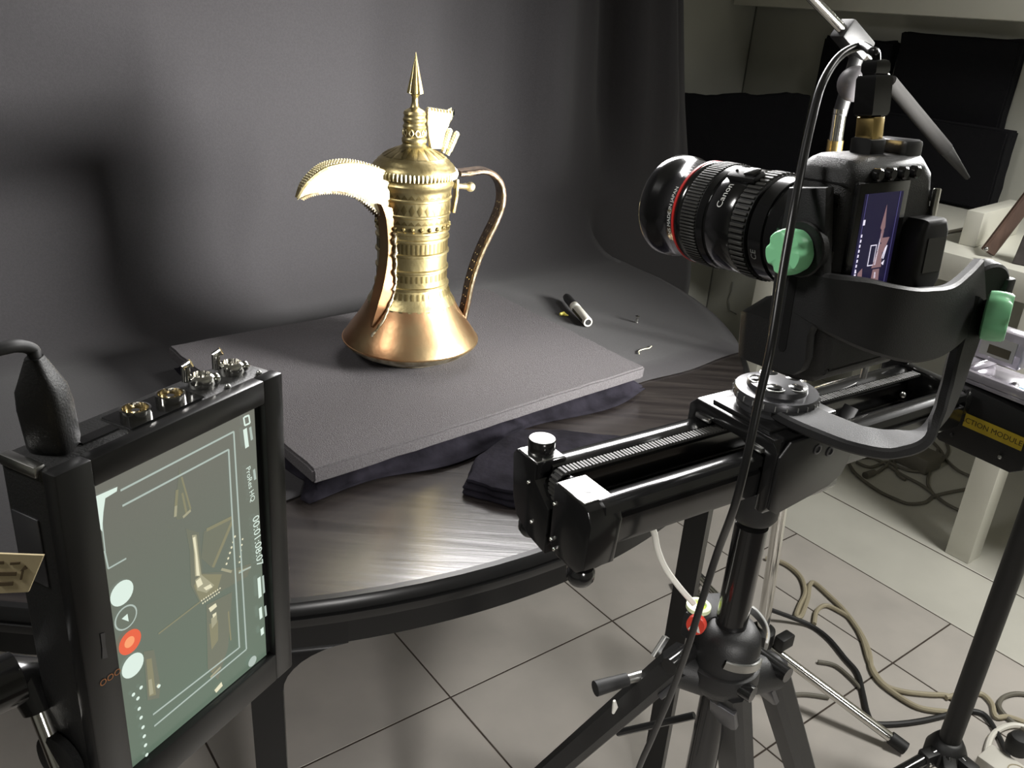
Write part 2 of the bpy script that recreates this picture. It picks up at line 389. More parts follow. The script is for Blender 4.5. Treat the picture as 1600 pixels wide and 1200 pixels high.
# ------------------------------------------------------------------ round table
TC = Vector((-.455, 1.545, 0)); TR = .885; TZ = .74
t = Thing('round_table', 'round dark stained wooden table with black rim, curved apron and square legs', 'table', TC)
mT = Matrix.Translation(TC)
t.part('table_top', MB().lathe(mT, [(TR-.012, TZ-.026), (TR-.012, TZ)], 96), M['wood'])
t.part('rim', MB().lathe(mT, [(TR-.012, TZ-.03), (TR-.002, TZ-.03), (TR, TZ-.024), (TR+.001, TZ-.018), (TR-.003, TZ-.0165), (TR-.003, TZ-.0135), (TR+.001, TZ-.012), (TR, TZ-.004), (TR-.004, TZ+.0005), (TR-.012, TZ+.0005), (TR-.012, TZ-.03)], 128, cap=False), M['rim'])
def arc(r, a0, a1, n): return [(TC.x+r*math.cos(a0+(a1-a0)*k/n), TC.y+r*math.sin(a0+(a1-a0)*k/n)) for k in range(n+1)]
RA0, RA1, ZA = TR-.045, TR-.016, TZ-.069
leg_dirs = []
pl_ = Vector((-.2525, .757, 0))-TC; pr_ = Vector((.303, 1.165, 0))-TC
for p in (pl_, pr_): leg_dirs.append(math.atan2(p.y, p.x))
leg_dirs += [leg_dirs[0]+PI, leg_dirs[1]+PI]
leg_dirs = sorted(a % (2*PI) for a in leg_dirs)
for k in range(4):
    a0 = leg_dirs[k]+.1; a1 = leg_dirs[(k+1) % 4]-.1
    if a1 < a0: a1 += 2*PI
    poly = arc(RA1, a0, a1, 24)+arc(RA0, a0, a1, 24)[::-1]
    t.part('apron_segment', MB().prism(I4, poly, ZA, TZ-.03), M['rim'])
for a in leg_dirs:
    # leg head with curved shoulders, following the apron, tapering to a square leg
    mb = MB(); vs = []; fs = []
    rows = [(TZ-.03, .1), (ZA, .1)]
    for k in range(9):
        th = PI/2*k/8; rows.append((ZA-.050*(1-math.cos(th))-.0005*k, .1-.0805*math.sin(th)))
    rows += [(.4, .0185), (0.002, .0165)]
    for z, hw in rows:
        for (da, r) in ((-hw, RA1+.002), (hw, RA1+.002), (hw, RA0-.004), (-hw, RA0-.004)):
            vs.append((TC.x+r*math.cos(a+da), TC.y+r*math.sin(a+da), z))
    for i in range(len(rows)-1):
        for k in range(4): fs.append((4*i+k, 4*i+(k+1) % 4, 4*i+4+(k+1) % 4, 4*i+4+k))
    fs += [(0, 1, 2, 3), tuple(4*(len(rows)-1)+k for k in range(4))]
    mb.add(vs, fs); t.part('leg', mb, M['rim'], ang=25)

# ------------------------------------------------------------------ backdrop cloth sweeping onto the table
SA = Vector((.7406, .672, 0)); SW = Vector((-.672, .7406, 0))
sc_, wc_ = TC.dot(SA), TC.dot(SW)
mb = MB(); vs = []; fs = []
WF, WB, RC = .836, 1.37, .14
NS, NT = 150, 0
rows = 0
def fold(s, z):
    k = max(0, min(1, (z-.8)/.3))
    f = .010*math.sin(s*5.2+.6)+.007*math.sin(s*11+1.3*z)
    r = max(0, min(1, (s-1.05)/.35))
    f += r*(.030*math.sin((s-1.2)*15+.9*z)+.012*math.sin(s*37+2*z))
    return f*k
for i in range(NS+1):
    s = -1.75+3.81*i/NS
    on = abs(s-sc_) < TR-.006
    wmin = wc_-math.sqrt(max(0, (TR-.004)**2-(s-sc_)**2)) if on else None
    col = []
    if on:
        wf = max(WF+.006*math.sin(s*9)+.003*math.sin(s*31), wmin)
        for k in range(9):
            w = wf+(max(WB, wf+.004)-wf)*k/8
            col.append((s, w, TZ+.0025+.0012*math.sin(s*14+w*22)*(0 if k == 0 else 1)))
    else:
        for k in range(9): col.append((s, WB+RC, .42+(TZ+.004-.42)*k/8))
    for k in range(1, 9):
        th = PI/2*k/8
        col.append((s, WB+RC*math.sin(th) if on else WB+RC, TZ+.0025+RC*(1-math.cos(th))))
    for k in range(1, 25):
        z = TZ+RC+(2.15-TZ-RC)*k/24
        col.append((s, WB+RC+fold(s, z)+.02*(z-.9), z))
    # the free right edge swings outwards towards the bottom
    for (ss, w, z) in col:
        if s > 1.55:
            ss = 1.55+(s-1.55)*max(.55, min(1, 1-.34*(z-.6)/.71))
        p = SA*ss+SW*w; vs.append((p.x, p.y, z))
    rows = len(col)
for i in range(NS):
    for k in range(rows-1):
        fs.append((i*rows+k, (i+1)*rows+k, (i+1)*rows+k+1, i*rows+k+1))
mb.add(vs, fs)
bd = mkobj('backdrop_cloth', mb, M['cloth'], None, (.1, 1.6, TZ), ang=80, normals=True); bd.location = (.1, 1.6, TZ)
md = bd.modifiers.new('thick', 'SOLIDIFY'); md.thickness = .0015; md.offset = 0
tag(bd, 'large black fabric backdrop hanging behind the pot and sweeping onto the table', 'backdrop')

# ------------------------------------------------------------------ foam board under the pot
FZ = .784
fc = [on_z(*p, FZ) for p in ((262, 540), (490, 735), (1008, 573), (760, 450))]
mb = MB(); bm = bmesh.new()
N = 20; th = .020
grid = {}
for lay, z in ((0, FZ-th), (1, FZ)):
    for i in range(N+1):
        for j in range(N+1):
            a, b = i/N, j/N
            p = fc[0]*(1-a)*(1-b)+fc[1]*(1-a)*b+fc[2]*a*b+fc[3]*a*(1-b)
            ed = i in (0, N) or j in (0, N)
            jit = Vector((random.uniform(-1, 1), random.uniform(-1, 1), 0))*.0012 if ed else Vector()
            grid[lay, i, j] = bm.verts.new((p.x+jit.x, p.y+jit.y, z+random.uniform(-.0003, .0003)))
for lay in (0, 1):
    for i in range(N):
        for j in range(N):
            f4 = [grid[lay, i, j], grid[lay, i+1, j], grid[lay, i+1, j+1], grid[lay, i, j+1]]
            bm.faces.new(f4)
bd_ = [(i, 0) for i in range(N)]+[(N, j) for j in range(N)]+[(i, N) for i in range(N, 0, -1)]+[(0, j) for j in range(N, 0, -1)]
for k in range(len(bd_)):
    a, b = bd_[k], bd_[(k+1) % len(bd_)]
    bm.faces.new((grid[0, a[0], a[1]], grid[0, b[0], b[1]], grid[1, b[0], b[1]], grid[1, a[0], a[1]]))
bmesh.ops.recalc_face_normals(bm, faces=list(bm.faces))
bmesh.ops.bevel(bm, geom=[e for e in bm.edges if e.calc_face_angle(0) > 1.0], offset=.003, segments=2, affect='EDGES')
mb.bmadd(bm)
single('foam_board', 'flat charcoal foam board lying under the brass coffee pot', 'foam board', mb, M['foam'])

# folded black velvet cloth under the slider
t = Thing('folded_velvet_cloth', 'folded black velvet cloth on the table under the slider rail', 'cloth', on_z(880, 720, TZ))
vout = [on_z(*p, TZ) for p in ((722, 774), (764, 787), (806, 797), (900, 806), (962, 792), (1012, 738), (1022, 712), (960, 700), (880, 692), (812, 690), (772, 710), (736, 740))]
vcen = sum(vout, Vector())/len(vout)
def cloth_layer(k, z0, z1, ph):
    q = []
    n_ = len(vout)
    for i_ in range(n_):
        a_, b_ = vout[i_], vout[(i_+1) % n_]
        for m_ in range(5): q.append(a_.lerp(b_, m_/5))
    pts_ = [vcen+(p-vcen)*(k+.012*math.sin(i_*.9+ph)+.006*math.sin(i_*2.3+ph)) for i_, p in enumerate(q)]
    return MB().prism(I4, [(p.x, p.y) for p in pts_], z0, z1, .004)
t.part('cloth_fold', cloth_layer(1.0, TZ+.0008, TZ+.0080, 0), M['velvet'])
t.part('cloth_fold', cloth_layer(.985, TZ+.0083, TZ+.0160, 1.4), M['velvet'])
t.part('cloth_fold', cloth_layer(.965, TZ+.0163, TZ+.0235, 2.9), M['velvet'])

# second folded cloth strip bunched below the front edge of the foam board
mb = MB(); vs = []; fs = []
cen_ = sum(fc, Vector())/4
ring = []
for (a_, b_, n_) in ((fc[0], fc[1], 26), (fc[1], fc[2], 40), (fc[2], fc[3], 26), (fc[3], fc[0], 40)):
    for k in range(n_): ring.append(a_.lerp(b_, k/n_))
NR = len(ring)
for i in range(NR):
    p = ring[i]; d_ = (p-cen_); d_.z = 0; L_ = d_.length; d_.normalize()
    for j, (o_, z) in enumerate(((-L_*.9, FZ-th-.0015), (-.035, FZ-th-.0015), (-.018, FZ-th-.004), (-.006+.008*math.sin(i*.7)-(0 if 24 < i < 67 else .012), TZ+.011+.003*math.sin(i*1.1)), (.006+.010*math.sin(i*.33+1)-(0 if 24 < i < 67 else .026), TZ+.0062), (.016+.014*math.sin(i*.33+1)-(0 if 24 < i < 67 else .034), TZ+.0058))):
        q = p+d_*o_; vs.append((q.x, q.y, z))
for i in range(NR):
    for j in range(5): fs.append((i*6+j, ((i+1) % NR)*6+j, ((i+1) % NR)*6+j+1, i*6+j+1))
mb.add(vs, fs)
e0 = fc[1]
cz = mkobj('under_cloth', mb, M['velvet'], None, (e0.x, e0.y, TZ), 80); cz.location = (e0.x, e0.y, TZ)
md = cz.modifiers.new('thick', 'SOLIDIFY'); md.thickness = .001; md.offset = -1
tag(cz, 'rumpled black cloth bundled under the foam board, peeking out below its edge', 'cloth')
# white stick peeking out under the foam
mb = MB().tube([on_z(741, 661, TZ+.018), on_z(762, 673, TZ+.012)], .002, 8)
single('white_stick', 'short white stick end poking out from under the foam board', 'stick', mb, M['cable_white'])

# ------------------------------------------------------------------ small things on the cloth
p0, p1 = on_z(885, 464, TZ+.016), on_z(919, 504, TZ+.0145)
d = (p1-p0).normalized(); mK = fr(p0, Vector((d.y, -d.x, 0)), ZZ)  # z axis along pen
mK = Matrix.Translation(p0) @ d.to_track_quat('Z', 'Y').to_matrix().to_4x4()
L = (p1-p0).length
t = Thing('marker_pen', 'silver and black marker pen lying on the black cloth', 'pen', Vector((p0.x, p0.y, TZ+.003)))
t.part('barrel', MB().lathe(mK, [(.0085, L*.36), (.0095, L*.37), (.0095, L*.98), (.0085, L), (.0062, L), (.0055, L*.97)], 24), M['plug_white'])
t.part('print_band', MB().lathe(mK, [(.0096, L*.44), (.0097, L*.445), (.0097, L*.52), (.0096, L*.525)], 24, cap=False), M['white_ink'])
t.part('end_plug', MB().lathe(mK, [(.001, L*.985), (.006, L*.985), (.006, L*.99), (.001, L*.992)], 20), M['plastic'])
t.part('cap', MB().lathe(mK, [(.004, -.004), (.0075, 0), (.0088, L*.06), (.0092, L*.36), (.0085, L*.365)], 24), M['plastic'])
t.part('print_strip', MB().ribbon([p0+d*L*.5+Vector((-.0088, -.0035, .0)), p0+d*L*.93+Vector((-.0088, -.0035, .0))], ZZ, .006, .0012), M['dark_ink'])
pts = [on_z(*p, TZ+.006) for p in ((875, 491), (881, 490), (884, 492), (888, 493))]
single('yellow_scrap', 'tiny yellow plastic scrap on the black cloth beside the marker', 'scrap', MB().tube(pts, [.0028, .0045, .0025, .001], 8), M['scrap_yellow'])
p = on_z(995, 503, TZ+.005)
t = Thing('small_screw', 'tiny silver screw standing on the black cloth', 'screw', p)
t.part('thread', MB().lathe(Matrix.Translation(p), [(.002, -.002), (.003, 0), (.0024, .002), (.003, .004), (.0024, .006), (.003, .008)], 12), M['steel'])
t.part('head', MB().lathe(Matrix.Translation(p+Vector((0, 0, .008))), [(.003, 0), (.0042, .001), (.0042, .004), (.002, .005)], 14), M['chrome'])
pts = smooth([on_z(*p, TZ+.0045) for p in ((999, 553), (998, 549), (1001, 547), (1008, 545), (1014, 544), (1018, 541))], 5)
single('thread_bit', 'bent pale bit of thread near the right corner of the foam board', 'thread', MB().tube(pts, .0009, 6), M['thread'])

# ------------------------------------------------------------------ brass coffee pot
PB = on_z(641, 553, FZ)
SD = Vector((-math.cos(math.radians(42)), -math.sin(math.radians(42)), 0))      # spout direction
PN = Vector((SD.y, -SD.x, 0))
PX = Vector((-SD.x, -SD.y, 0))
def zax(py, px=None):
    x = 656.5-.034*(py-82) if px is None else px
    return on_y(x, py, PB.y).z-PB.z
def rad(py, hw):
    z = zax(py); return hw*depth_of((PB.x, PB.y, PB.z+z))/FPX
def prof(lst): return [(rad(y, h), zax(y)) for y, h in lst]
POT = Matrix.Translation(PB)
t = Thing('coffee_pot', 'tall brass and copper coffee pot with curved beak spout on foam board', 'coffee pot', PB)
zr = zax(526)
body = [(rad(522, 105.3), zr), (rad(522, 105.6), zr+.002)]+prof([(524, 104), (518, 101), (510, 95.5), (500, 88), (490, 81), (480, 74.5), (470, 69), (464, 66)])
rr_ = body[0][0]
foot = [(.05, .0006), (.060, .0006), (.064, .0025), (.0645, .0055), (.069, .0062), (.071, .0085), (rr_*.86, zr*.55), (rr_*.95, zr*.78), (rr_*.99, zr*.93), (rr_, zr)]
t.part('body', MB().lathe(POT, body, 64, cap=False), M['copper'])
t.part('base', MB().lathe(POT, foot, 64), M['tin'])
neck_p = [(466, 68), (462, 65.5), (455, 61), (447, 57.5), (440, 56), (439, 57.5), (436, 57.5), (435, 55), (428, 54.4), (420, 54.2), (415, 54), (413.5, 56.5), (410.5, 56.5), (409, 54), (402, 54), (396, 54.2), (390, 54.2), (388.5, 57), (385.5, 57), (384, 54.4), (376, 54.6), (368, 55), (366.5, 57.5), (363.5, 57.5), (362, 55.4), (356, 55.8), (354.5, 58.2), (351.5, 58.2), (350, 56), (340, 56.5), (331, 57), (329.5, 58.5), (327, 58.5), (325.5, 57.3), (318, 57.8), (307, 58.4), (305.5, 60), (303, 60), (301.5, 58.8), (293, 59.4), (289, 60.5), (286, 62.5), (283, 63), (280, 61), (276, 60.5)]
neck = prof(neck_p)
nk = t.part('neck', MB().lathe(POT, neck, 64), M['brass'])
def nrad(z):
    zs = [q[1] for q in neck]; rs = [q[0] for q in neck]; return float(np.interp(z, zs, rs))
# engraved bands: diamonds, zigzags and flutes standing slightly proud
def band(name, ya, yb, n, shape, m, out=.0006):
    za, zb_ = zax(ya), zax(yb); mb = MB()
    for k in range(n):
        a = 2*PI*k/n; w = PI/n
        def P(da, z, o): r = nrad(z)+o; return (r*math.cos(a+da), r*math.sin(a+da), z)
        zc = (za+zb_)/2
        if shape == 'diamond':
            v = [P(-w*.8, zc, .0002), P(0, za, .0002), P(w*.8, zc, .0002), P(0, zb_, .0002), P(0, zc, out*2.5)]
            mb.add(v, [(0, 1, 4), (1, 2, 4), (2, 3, 4), (3, 0, 4)], POT)
        elif shape == 'flute':
            v = [P(-w*.6, za, .0002), P(w*.6, za, .0002), P(w*.6, zb_, .0002), P(-w*.6, zb_, .0002), P(0, za, out*2), P(0, zb_, out*2)]
            mb.add(v, [(0, 4, 5, 3), (4, 1, 2, 5), (0, 1, 4), (3, 5, 2)], POT)
        elif shape == 'tri':
            v = [P(-w, za, .0002), P(w, za, .0002), P(0, zb_, .0002), P(0, (2*za+zb_)/3, out*2.5)]
            mb.add(v, [(0, 1, 3), (1, 2, 3), (2, 0, 3)], POT)
        elif shape == 'dot':
            c = Vector(P(0, zc, 0)); mb.sphere(POT@c, abs(zb_-za)/2, 8, (1, 1, 1))
    return t.part(name, mb, m, nk, stuff=True)
band('diamond_band', 326, 309, 30, 'diamond', M['brass_dark'], .0004)
band('zigzag_band', 301, 294, 34, 'tri', M['brass_dark'], .0002)
band('zigzag_band', 340, 334, 34, 'tri', M['brass_dark'], .0002)
band('scallop_band', 350, 343, 26, 'dot', M['brass_dark'])
band('flute_band', 384, 369, 48, 'flute', M['brass_dark'], .0003)
band('flute_band', 427, 417, 44, 'flute', M['brass_dark'], .0003)
band('flute_band', 452, 443, 40, 'flute', M['brass_dark'], .0003)
band('scallop_edge', 470, 465, 30, 'tri', M['brass'], .0001)
# lid
lid = prof([(277, 61), (274, 65.5), (268, 67), (263, 66.5), (258, 64), (254, 61), (251, 57.5), (249, 56.5), (246.5, 53), (244, 51), (238, 40), (232, 28.5), (229, 22), (227, 19.5), (224, 18), (222, 19.5), (217, 19.8), (214, 18.2), (213, 17), (201, 17), (199, 18.3), (197, 18.5), (195, 17), (192, 16.5), (189, 18.5), (186, 18.6), (184, 17), (181, 16.5), (178, 17.8), (174, 16.5), (171, 12), (169, 8), (166, 6.5), (160, 5.2), (152, 5), (149, 7), (147.5, 8)])
lo_ = t.part('lid', MB().lathe(POT, lid, 56), M['brass'])
mb = MB(); zA, zB = zax(273.5), zax(262.5); rA = rad(268, 67)
for k in range(66):
    a = 2*PI*k/66; c = Vector((rA*math.cos(a), rA*math.sin(a), 0))
    mb.tube([POT@(c+Vector((0, 0, zA))), POT@(c*1.015+Vector((0, 0, (zA+zB)/2))), POT@(c*.99+Vector((0, 0, zB)))], [.0012, .0018, .0012], 6)
t.part('gadroon_rim', mb, M['brass_bright'], lo_, stuff=True)
mb = MB(); zA, zB = zax(212), zax(202)
for k in range(11):
    a = 2*PI*k/11
    for da in (-.12, .12):
        pts = [POT@Vector(((rad(207, 17)+.0004+.001*math.sin(PI*j/6))*math.cos(a+da*math.sin(PI*j/6)*1.6), (rad(207, 17)+.0004+.001*math.sin(PI*j/6))*math.sin(a+da*math.sin(PI*j/6)*1.6), zA+(zB-zA)*j/6)) for j in range(7)]
        mb.tube(pts, .0008, 5)
t.part('oval_band', mb, M['brass_bright'], lo_, stuff=True)
mb = MB()
for k in range(16):                                    # engraved petals of the lid dome
    a = 2*PI*k/16
    def PP(da, y, hw, o): r = rad(y, hw)+o; return (r*math.cos(a+da), r*math.sin(a+da), zax(y)+o)
    mb.add([PP(-.15, 243, 49.3, .0004), PP(.15, 243, 49.3, .0004), PP(.1, 234, 32.4, .0004), PP(0, 230, 24.3, .0004), PP(-.1, 234, 32.4, .0004), PP(0, 238, 40, .0012)], [(0, 1, 5), (1, 2, 5), (2, 3, 5), (3, 4, 5), (4, 0, 5)], POT)
t.part('petal_band', mb, M['brass_dark'], lo_, stuff=True)
# finial: fluted spear
fz0, fz1 = zax(147), zax(82); mb = MB(); vs = []; fs = []; nf = 32
rowsf = [(0, .55), (.012, 1), (.06, .98), (.3, .74), (.6, .42), (.85, .16), (1, .02)]
for (tt, k) in rowsf:
    for j in range(nf):
        r = rad(146, 12.8)*k*(1 if j % 4 < 2 else .72); a = 2*PI*j/nf
        vs.append((r*math.cos(a), r*math.sin(a), fz0+(fz1-fz0)*tt))
for i in range(len(rowsf)-1):
    for j in range(nf): fs.append((i*nf+j, i*nf+(j+1) % nf, (i+1)*nf+(j+1) % nf, (i+1)*nf+j))
fs += [tuple(range(nf))[::-1], tuple((len(rowsf)-1)*nf+j for j in range(nf))]
t.part('finial', mb.add(vs, fs, POT), M['brass'], lo_, ang=30)
# points in the plane of spout and handle
def pp(px, py, off=0): return on_pl(px, py, PB+PN*off, PN)
SPN, SPX = PN, PX
HD = Vector((math.cos(math.radians(25)), math.sin(math.radians(25)), 0)); HN = Vector((-HD.y, HD.x, 0))
def ph(px, py): return on_pl(px, py, PB, HN)
# thumb piece: flared comb plate and two beaded prongs on the lid
def plate(pix, th, off=0, n=0):
    q = [ph(*p) for p in pix]; o = q[0]
    m = fr(o, HD, ZZ)
    mi = m.inverted(); return m, [((mi@p).x, (mi@p).y) for p in q]
comb = [(672, 232), (668, 210), (666, 190), (667, 170)]
for k in range(8): comb += [(669+k*4.8, 167.5+k*.75), (671.2+k*4.8, 168+k*.75), (671.6+k*4.8, 172+k*.75), (673.4+k*4.8, 172+k*.75)]
comb += [(707, 174), (702, 190), (694, 207), (688, 232)]
m, q = plate(comb, .0)
t.part('thumb_plate', MB().prism(m, q, -.006, .006, .0008, 1), M['brass_bright'], lo_)
for (a, b) in (((692, 238), (703, 203)), ((699, 242), (714, 208))):
    A, B = ph(*a), ph(*b); mb = MB().tube([A, B], .0035, 10)
    for k in range(7): mb.sphere(A.lerp(B, .25+k*.115)+Vector((0, 0, 0)), .0048, 8)
    t.part('beaded_prong', mb, M['brass_bright'], lo_)
# spout: wedge shaped beak (side plates) + copper channel
def spout_section(pix_top, pix_bot, halfw_t, halfw_b, m, name, label=None, n=6, pp=pp, PN=PN):
    T = smooth([pp(*p) for p in pix_top], n); Bt = smooth([pp(*p) for p in pix_bot], n); mb = MB(); vs = []; fs = []
    N_ = len(T)
    for i in range(N_):
        a = i/(N_-1)
        wt = np.interp(a, np.linspace(0, 1, len(halfw_t)), halfw_t); wb = np.interp(a, np.linspace(0, 1, len(halfw_b)), halfw_b)
        mid = (T[i]+Bt[i])/2
        for P_, w_ in ((T[i], -wt), (T[i], wt), (mid, max(wt, wb)*1.05), (Bt[i], wb), (Bt[i], -wb), (mid, -max(wt, wb)*1.05)):
            vs.append(P_+PN*w_)
    for i in range(N_-1):
        for k in range(6): fs.append((6*i+k, 6*i+(k+1) % 6, 6*i+6+(k+1) % 6, 6*i+6+k))
    fs += [(0, 1, 2, 3, 4, 5), tuple(6*(N_-1)+k for k in range(6))]
    return t.part(name, mb.add(vs, fs), m, label=label, ang=30), T, Bt
sp, T, Bt = spout_section([(464, 312), (474, 291), (492, 272), (512, 261), (540, 257), (566, 260), (592, 268), (616, 282)],
                          [(464.5, 312), (480, 303), (500, 298), (522, 297), (545, 301), (568, 313), (588, 331), (607, 351)],
                          [.001, .005, .008, .011, .014, .016, .018, .018], [.001, .004, .006, .008, .010, .011, .012, .012], M['brass_bright'], 'spout')
# patterned cover strip along the top of the beak
mb = MB().ribbon([p+ZZ*.0025 for p in T], PN, [float(np.interp(i/(len(T)-1), [0, .15, .5, 1], [.004, .014, .027, .038])) for i in range(len(T))], .005)
cv = t.part('spout_cover', mb, M['brass'], sp)
mb = MB()
for i in range(4, len(T)-8):
    w_ = float(np.interp(i/(len(T)-1), [0, .15, .5, 1], [.002, .0055, .011, .016]))
    for q_ in (-.9, -.3, .3, .9):
        mb.sphere(T[i]+ZZ*.005+PN*w_*q_, .0016, 6)
t.part('cover_beads', mb, M['brass_bright'], cv, stuff=True)
mb = MB()                                              # serrated lower hem of the beak, both sides
for sgn in (-1, 1):
    for i in range(3, len(Bt)-1):
        a = i/(len(Bt)-1); w_ = np.interp(a, [0, 1], [.003, .0125])*sgn
        tg = (Bt[i+1]-Bt[i-1]).normalized(); dn = Vector((0, 0, -1)); dn = (dn-tg*dn.dot(tg)).normalized()
        c = Bt[i]+PN*w_
        mb.add([c-tg*.0035-PN*.001, c+tg*.0035-PN*.001, c+dn*.005, c-tg*.0035+PN*.001, c+tg*.0035+PN*.001], [(0, 1, 2), (3, 2, 4), (0, 3, 4, 1), (0, 2, 3), (1, 4, 2)])
t.part('serrated_hem', mb, M['tin'], sp, stuff=True)
mb = MB().ribbon([pp(612, 277)-PN*-.0, pp(616, 310), pp(619, 345)], PN, .040, .006)
t.part('spout_flange', mb, M['tin'], sp)
CD_ = Vector((-math.cos(math.radians(54)), -math.sin(math.radians(54)), 0)); CN_ = Vector((CD_.y, -CD_.x, 0))
def pc_(px, py): return on_pl(px, py, PB, CN_)
spc, _, _ = spout_section([(590, 318), (596, 337), (599, 362), (600, 390), (597, 420), (591, 450), (584, 478), (580, 509)],
                          [(622, 330), (624, 352), (624, 375), (622, 398), (619, 425), (612, 452), (603, 478), (582, 512)],
                          [.008, .009, .009, .009, .009, .009, .008, .001], [.012, .014, .014, .014, .014, .014, .012, .002], M['copper'], 'spout_channel', pp=pc_, PN=CN_)
# solder seams along the channel on the body
mb = MB()
seam = []
for k_ in range(40):
    py_ = 352+(503-352)*k_/39; R_ = nrad(zax(py_))+.001 if py_ < 462 else rad(py_, float(np.interp(py_, [462, 480, 500, 514], [65, 74.5, 88, 98])))+.001
    hw_ = float(np.interp(py_, [352, 430, 480, 514], [.016, .017, .015, .002]))/R_
    a_ = math.atan2(CD_.y, CD_.x)+hw_; seam.append(PB+Vector((R_*math.cos(a_), R_*math.sin(a_), zax(py_))))
mb.tube([p+Vector((random.uniform(-1, 1), random.uniform(-1, 1), random.uniform(-1, 1)))*.0008 for p in seam], [random.uniform(.0012, .0026) for _ in seam], 8)
t.part('solder_seam', mb, M['tin'], spc, stuff=True)
# handle strap
hp = smooth([ph(*p) for p in ((716, 270), (735, 268), (752, 266), (768, 271), (779, 284), (783, 302), (781, 322), (772, 346), (761, 368), (750, 392), (741, 416), (733, 444), (728, 470), (722, 496))], 6)
hd = t.part('handle', MB().ribbon(hp, HN, .026, .0085), M['iron'])
mb = MB()
for off in (-.0122, .0122): mb.tube([p+HN*off for p in hp], .0022, 6)
t.part('handle_edge', mb, M['tin'], hd)
mb = MB()
for k in range(34, len(hp)-4, 3):
    for off in (-.004, .004): mb.sphere(hp[k]+HN*off-HD*.0035, .0016, 6)
t.part('handle_rivets', mb, M['tin'], hd, stuff=True)
mb = MB().tube([ph(709, 290), ph(722, 291), ph(728, 291)], [.005, .004, .005], 10).sphere(ph(735, 292), .0075, 14)
t.part('hinge_pin', mb, M['brass_bright'])
mb = MB().ribbon([ph(713, 279), ph(712, 305), ph(707, 331)], HN, .016, .004)
t.part('hinge_plate', mb, M['tin'])

# ------------------------------------------------------------------ camera slider
SO = Vector((.044, .55, 0)); sa = math.radians(34.5)
SX = Vector((math.cos(sa), math.sin(sa), 0)); SN = Vector((-math.sin(sa), math.cos(sa), 0))
SF = fr(SO, SX, SN)
def sl(s, n, z): return SF@Vector((s, n, z))
t = Thing('camera_slider', 'black motorised camera slider with two rails and toothed belt on tripod', 'camera slider', sl(.17, -.017, .93))
for nn in (.0185, -.0435):                                   # two rails with a groove
    pr = [(-.0085, -.034), (.0085, -.034), (.0095, -.030), (.0095, -.013), (.006, -.0115), (.006, -.0085), (.0095, -.007), (.0085, -.001), (.004, .001), (-.004, .001), (-.0085, -.001), (-.0095, -.007), (-.006, -.0085), (-.006, -.0115), (-.0095, -.013), (-.0095, -.030)]
    m = fr(sl(0, nn, 1.0), SN, ZZ)                           # z axis of frame along +SX
    t.part('rail', MB().prism(m, pr, -.004, .432), M['gloss'], ang=30)
t.part('base_bar', MB().box(SF, (.0, -.004, .960), (.43, .0085, .968), .001), M['black'])
# end blocks
def block(poly_nz, s0, s1, bev): return MB().prism(fr(SO, SN, ZZ), poly_nz, s0, s1, bev)
eb = t.part('end_plate', block([(.040, .962), (.034, .949), (.016, .940), (-.006, .937), (-.006, .975), (.013, .990), (.013, 1.003), (.040, 1.003), (.044, .998)], -.018, .010, .0015), M['gloss'], label='rear end plate with top thumb screw')
ef = t.part('end_plate', block([(-.0105, 1.000), (-.0105, .950), (-.020, .944), (-.044, .944), (-.052, .951), (-.055, .988), (-.050, .998), (-.045, 1.000)], -.018, .010, .0015), M['gloss'])
t.part('top_glare', MB().box(SF, (-.0165, -.0435, .9995), (.0085, -.0120, 1.0012), .0005, 1), M['steel'], ef, label='top face with lamp glare set in bright steel')  # lamp glare on the front block's top, put in as a steel sheet
t.part('screw_hole', MB().lathe(Matrix.Translation(sl(-.004, -.031, 1.0005)), [(.003, 0), (.003, .001), (.0012, .0011)], 14), M['black'], ef)
t.part('top_glare', MB().box(SF, (-.0165, .0145, 1.0025), (.0085, .039, 1.0038), .0005, 1), M['steel'], eb)  # same painted glare on the rear block's top
kb = sl(-.004, .027, .996)
t.part('thumb_screw', MB().lathe(Matrix.Translation(kb), [(.006, 0), (.006, .007), (.0098, .0075), (.0105, .009), (.0105, .018), (.0098, .019)], 32), M['gloss'], eb)
t.part('thumb_screw_glare', MB().lathe(Matrix.Translation(kb), [(.0097, .0188), (.0097, .0194), (.009, .0196)], 32), M['steel'], eb, label='thumb screw top with lamp glare set in steel')  # white lamp reflection on the screw top, given as a steel disc
for (n_, s_, z_) in ((.028, -.006, .950), (-.036, -.006, .946)):
    c = sl(s_, n_, z_)
    t.part('foot', MB().lathe(Matrix.Translation(c), [(.004, .004), (.004, -.004), (.009, -.005), (.0105, -.008), (.0105, -.014), (.008, -.018), (.002, -.019)], 24), M['gloss'])
for (s_, n_, z_) in ((-.0185, .020, .985), (-.0185, .012, .955), (-.0185, -.0135, .985), (-.0185, -.0135, .955), (-.0185, -.018, .949)):
    t.part('bolt', MB().sphere(sl(s_, n_, z_), .0016, 8), M['chrome'])
